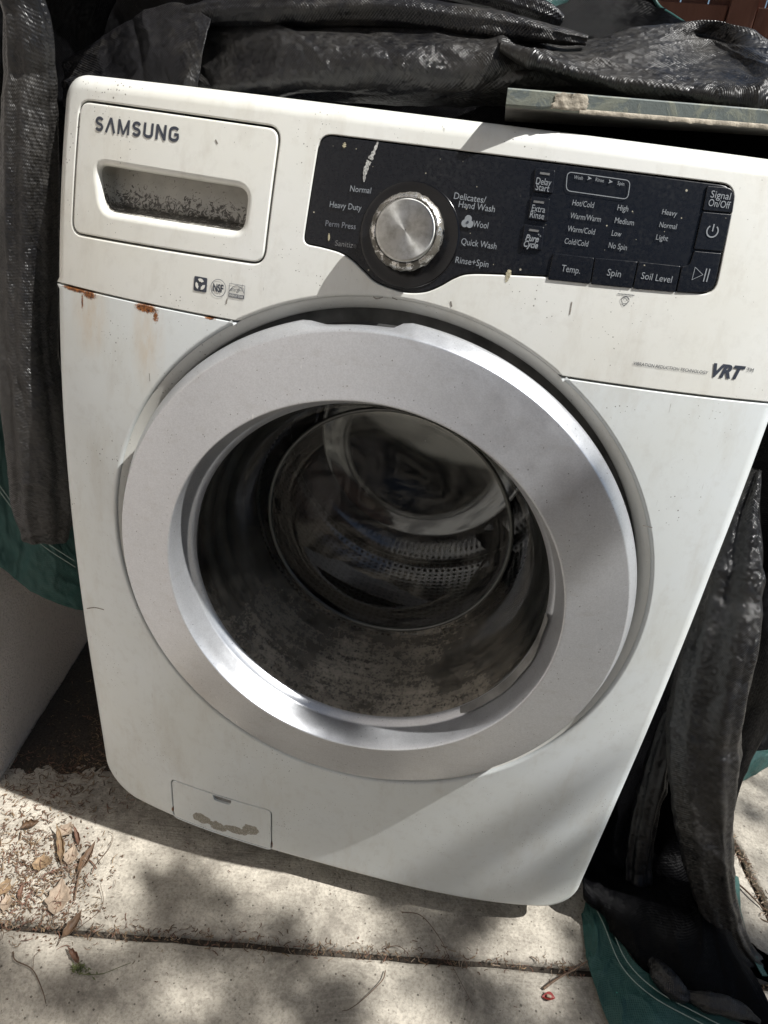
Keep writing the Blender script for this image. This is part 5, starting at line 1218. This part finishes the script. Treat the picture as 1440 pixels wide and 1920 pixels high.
rnd = random.Random(77); V = []; F = []; NU, NV = 180, 60  # soil by the wall, spread wider to paint the ground shadow darker
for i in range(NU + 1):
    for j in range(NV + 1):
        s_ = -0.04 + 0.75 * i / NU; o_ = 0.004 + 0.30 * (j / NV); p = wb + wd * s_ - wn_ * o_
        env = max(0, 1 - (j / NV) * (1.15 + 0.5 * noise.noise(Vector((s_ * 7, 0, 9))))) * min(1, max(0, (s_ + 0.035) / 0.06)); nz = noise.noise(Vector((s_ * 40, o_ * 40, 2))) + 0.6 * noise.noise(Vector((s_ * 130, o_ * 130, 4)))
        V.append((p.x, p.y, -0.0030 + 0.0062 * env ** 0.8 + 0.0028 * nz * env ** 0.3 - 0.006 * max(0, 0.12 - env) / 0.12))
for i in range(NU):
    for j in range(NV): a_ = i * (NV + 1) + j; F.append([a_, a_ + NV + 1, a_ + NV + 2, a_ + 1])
so_ = mesh_obj('soil_shade_drift', V, F, SOIL); tag(so_, 'dark soil along the foot of the stucco wall, spread out to deepen the shadow there', 'soil', kind='stuff')
# twisted green rope under the hem
rp = crom([(0.4083,-0.0518,0.01),(0.4137,-0.0677,0.009),(0.4206,-0.0789,0.008),(0.4316,-0.0957,0.008)], 60); strands = []
for s_ in range(3):
    P = []
    for i, p in enumerate(rp):
        a_ = i * 0.45 + s_ * 2.094; P.append((p[0] + 0.0016 * math.cos(a_), p[1] + 0.0005 * math.cos(a_), p[2] + 0.0016 * math.sin(a_)))
    strands.append(tube(P, 0.0017, 7))
rope = empty('rope', tuple(rp[0]), 'short twisted teal green rope end at the bottom edge under the hem', 'rope')
for v_, f_ in strands: mesh_obj('strand', v_, f_, ROPE, rope)

# ================================================================ tree overhead that dapples the light
BARK = plain('tree_bark', (0.12, 0.09, 0.065), 0.9, vary=0.5, scale=20, bump=0.6)
CROWN = plain('tree_leaves', (0.06, 0.105, 0.03), 0.55, vary=0.5, scale=6)
tr_base = Vector((3.6, -1.5, 0)); tree = empty('shade_tree', tuple(tr_base), 'leafy tree out of view over the slab, crown widened to block sky light', 'tree')
kx, ky = SUN.x / SUN.z, SUN.y / SUN.z
# where branches of the crown hang: foot of the sun ray on the ground (x, y), clump radius
feet = [(0.40, 0.005, 0.045), (0.45, -0.05, 0.06), (0.50, -0.01, 0.05), (-0.245, 0.018, 0.014), (-0.205, 0.012, 0.010), (-0.19, -0.075, 0.035), (-0.13, -0.115, 0.045), (-0.03, -0.125, 0.035), (-0.22, -0.21, 0.06), (-0.06, -0.23, 0.05), (0.06, -0.165, 0.035), (0.17, -0.05, 0.035), (0.23, -0.10, 0.04), (0.13, -0.25, 0.07), (-0.34, -0.25, 0.05),
        (0.30, -0.16, 0.05), (0.42, -0.12, 0.06), (0.55, -0.2, 0.1), (0.10, 0.00, 0.022), (0.22, 0.01, 0.022), (0.75, 0.35, 0.10), (0.8, 0.12, 0.08), (0.62, 0.06, 0.05), (0.0, -0.45, 0.15), (0.35, -0.5, 0.2), (-0.3, -0.55, 0.15), (0.7, -0.5, 0.2), (-0.1, -0.8, 0.25), (0.4, -0.9, 0.3), (0.9, -0.1, 0.15), (1.1, -0.6, 0.3)]
rnd = random.Random(33); V = []; F = []; tips = []
for (gx, gy, r_) in feet:
    h = rnd.uniform(2.9, 3.9); c_ = Vector((gx + kx * h, gy + ky * h, h)); tips.append(c_)
    for k in range(int(40 + r_ * 700)):
        o_ = Vector((rnd.gauss(0, 1), rnd.gauss(0, 1), rnd.gauss(0, 1))) * r_ * 0.62
        p = c_ + o_; d_ = Vector((rnd.gauss(0, 1), rnd.gauss(0, 1), rnd.gauss(0, 0.6))).normalized(); s_ = d_.cross(Vector((rnd.gauss(0, 1), rnd.gauss(0, 1), rnd.gauss(0, 1)))).normalized()
        L_, w_ = rnd.uniform(0.022, 0.038), rnd.uniform(0.007, 0.012); n0 = len(V)
        V += [tuple(p - d_ * L_), tuple(p + s_ * w_), tuple(p + d_ * L_), tuple(p - s_ * w_)]; F.append([n0, n0 + 1, n0 + 2, n0 + 3])
rg = np.random.default_rng(5); NLV = 34000      # canopy widened to block sky light, left open where sun must reach the washer
cx_ = rg.uniform(-2.2, 5.6, NLV); cy_ = rg.uniform(-4.2, 3.0, NLV); cz_ = 3.6 + 0.9 * rg.random(NLV) + 0.25 * np.sin(cx_ * 1.7) + 0.2 * np.cos(cy_ * 2.1)
fx_, fy_ = cx_ - kx * cz_, cy_ - ky * cz_
gapm = (fx_ > -1.25) & (fx_ < 1.0) & (fy_ > -0.62) & (fy_ < 1.0)
clump = np.array([noise.noise(Vector((a_ * 1.3, b_ * 1.3, c_))) for a_, b_, c_ in zip(cx_, cy_, cz_)])
keep = ~gapm & (clump > -0.22); LP = np.stack([cx_, cy_, cz_], 1)[keep]
D = rg.normal(size=(len(LP), 3)) * (1, 1, 0.5); D /= np.linalg.norm(D, axis=1)[:, None]; S = np.cross(D, rg.normal(size=D.shape) * (0.4, 0.4, 1)); S /= np.linalg.norm(S, axis=1)[:, None]
ll = rg.uniform(0.035, 0.065, len(LP))[:, None]
n0 = len(V); Q = np.stack([LP - D * ll, LP + S * ll * 0.36, LP + D * ll, LP - S * ll * 0.36], 1).reshape(-1, 3)
V = V + Q.tolist(); F = F + (n0 + np.arange(len(Q)).reshape(-1, 4)).tolist()
mesh_obj('crown', V, F, CROWN, tree, smooth=False)
trunk_top = tr_base + Vector((-0.15, 0.15, 2.7)); parts = [tube([tr_base, tr_base + Vector((0.03, 0.05, 1.0)), trunk_top, tr_base + Vector((0.5, -0.5, 4.2))], [0.15, 0.12, 0.09, 0.03], 10)]
for q in range(9): A_ = q * 0.7; parts.append(tube([trunk_top, trunk_top + Vector((1.1 * math.cos(A_), 1.1 * math.sin(A_), 0.9)), trunk_top + Vector((2.6 * math.cos(A_), 2.6 * math.sin(A_), 1.4))], [0.05, 0.03, 0.01], 6))
for tp in tips:
    mid = (trunk_top + tp) / 2 + Vector((rnd.uniform(-0.1, 0.1), -0.15, 0.22)); parts.append(tube([trunk_top, mid, tp], [0.022, 0.009, 0.003], 5))
mesh_obj('trunk', *merge(parts), BARK, tree)
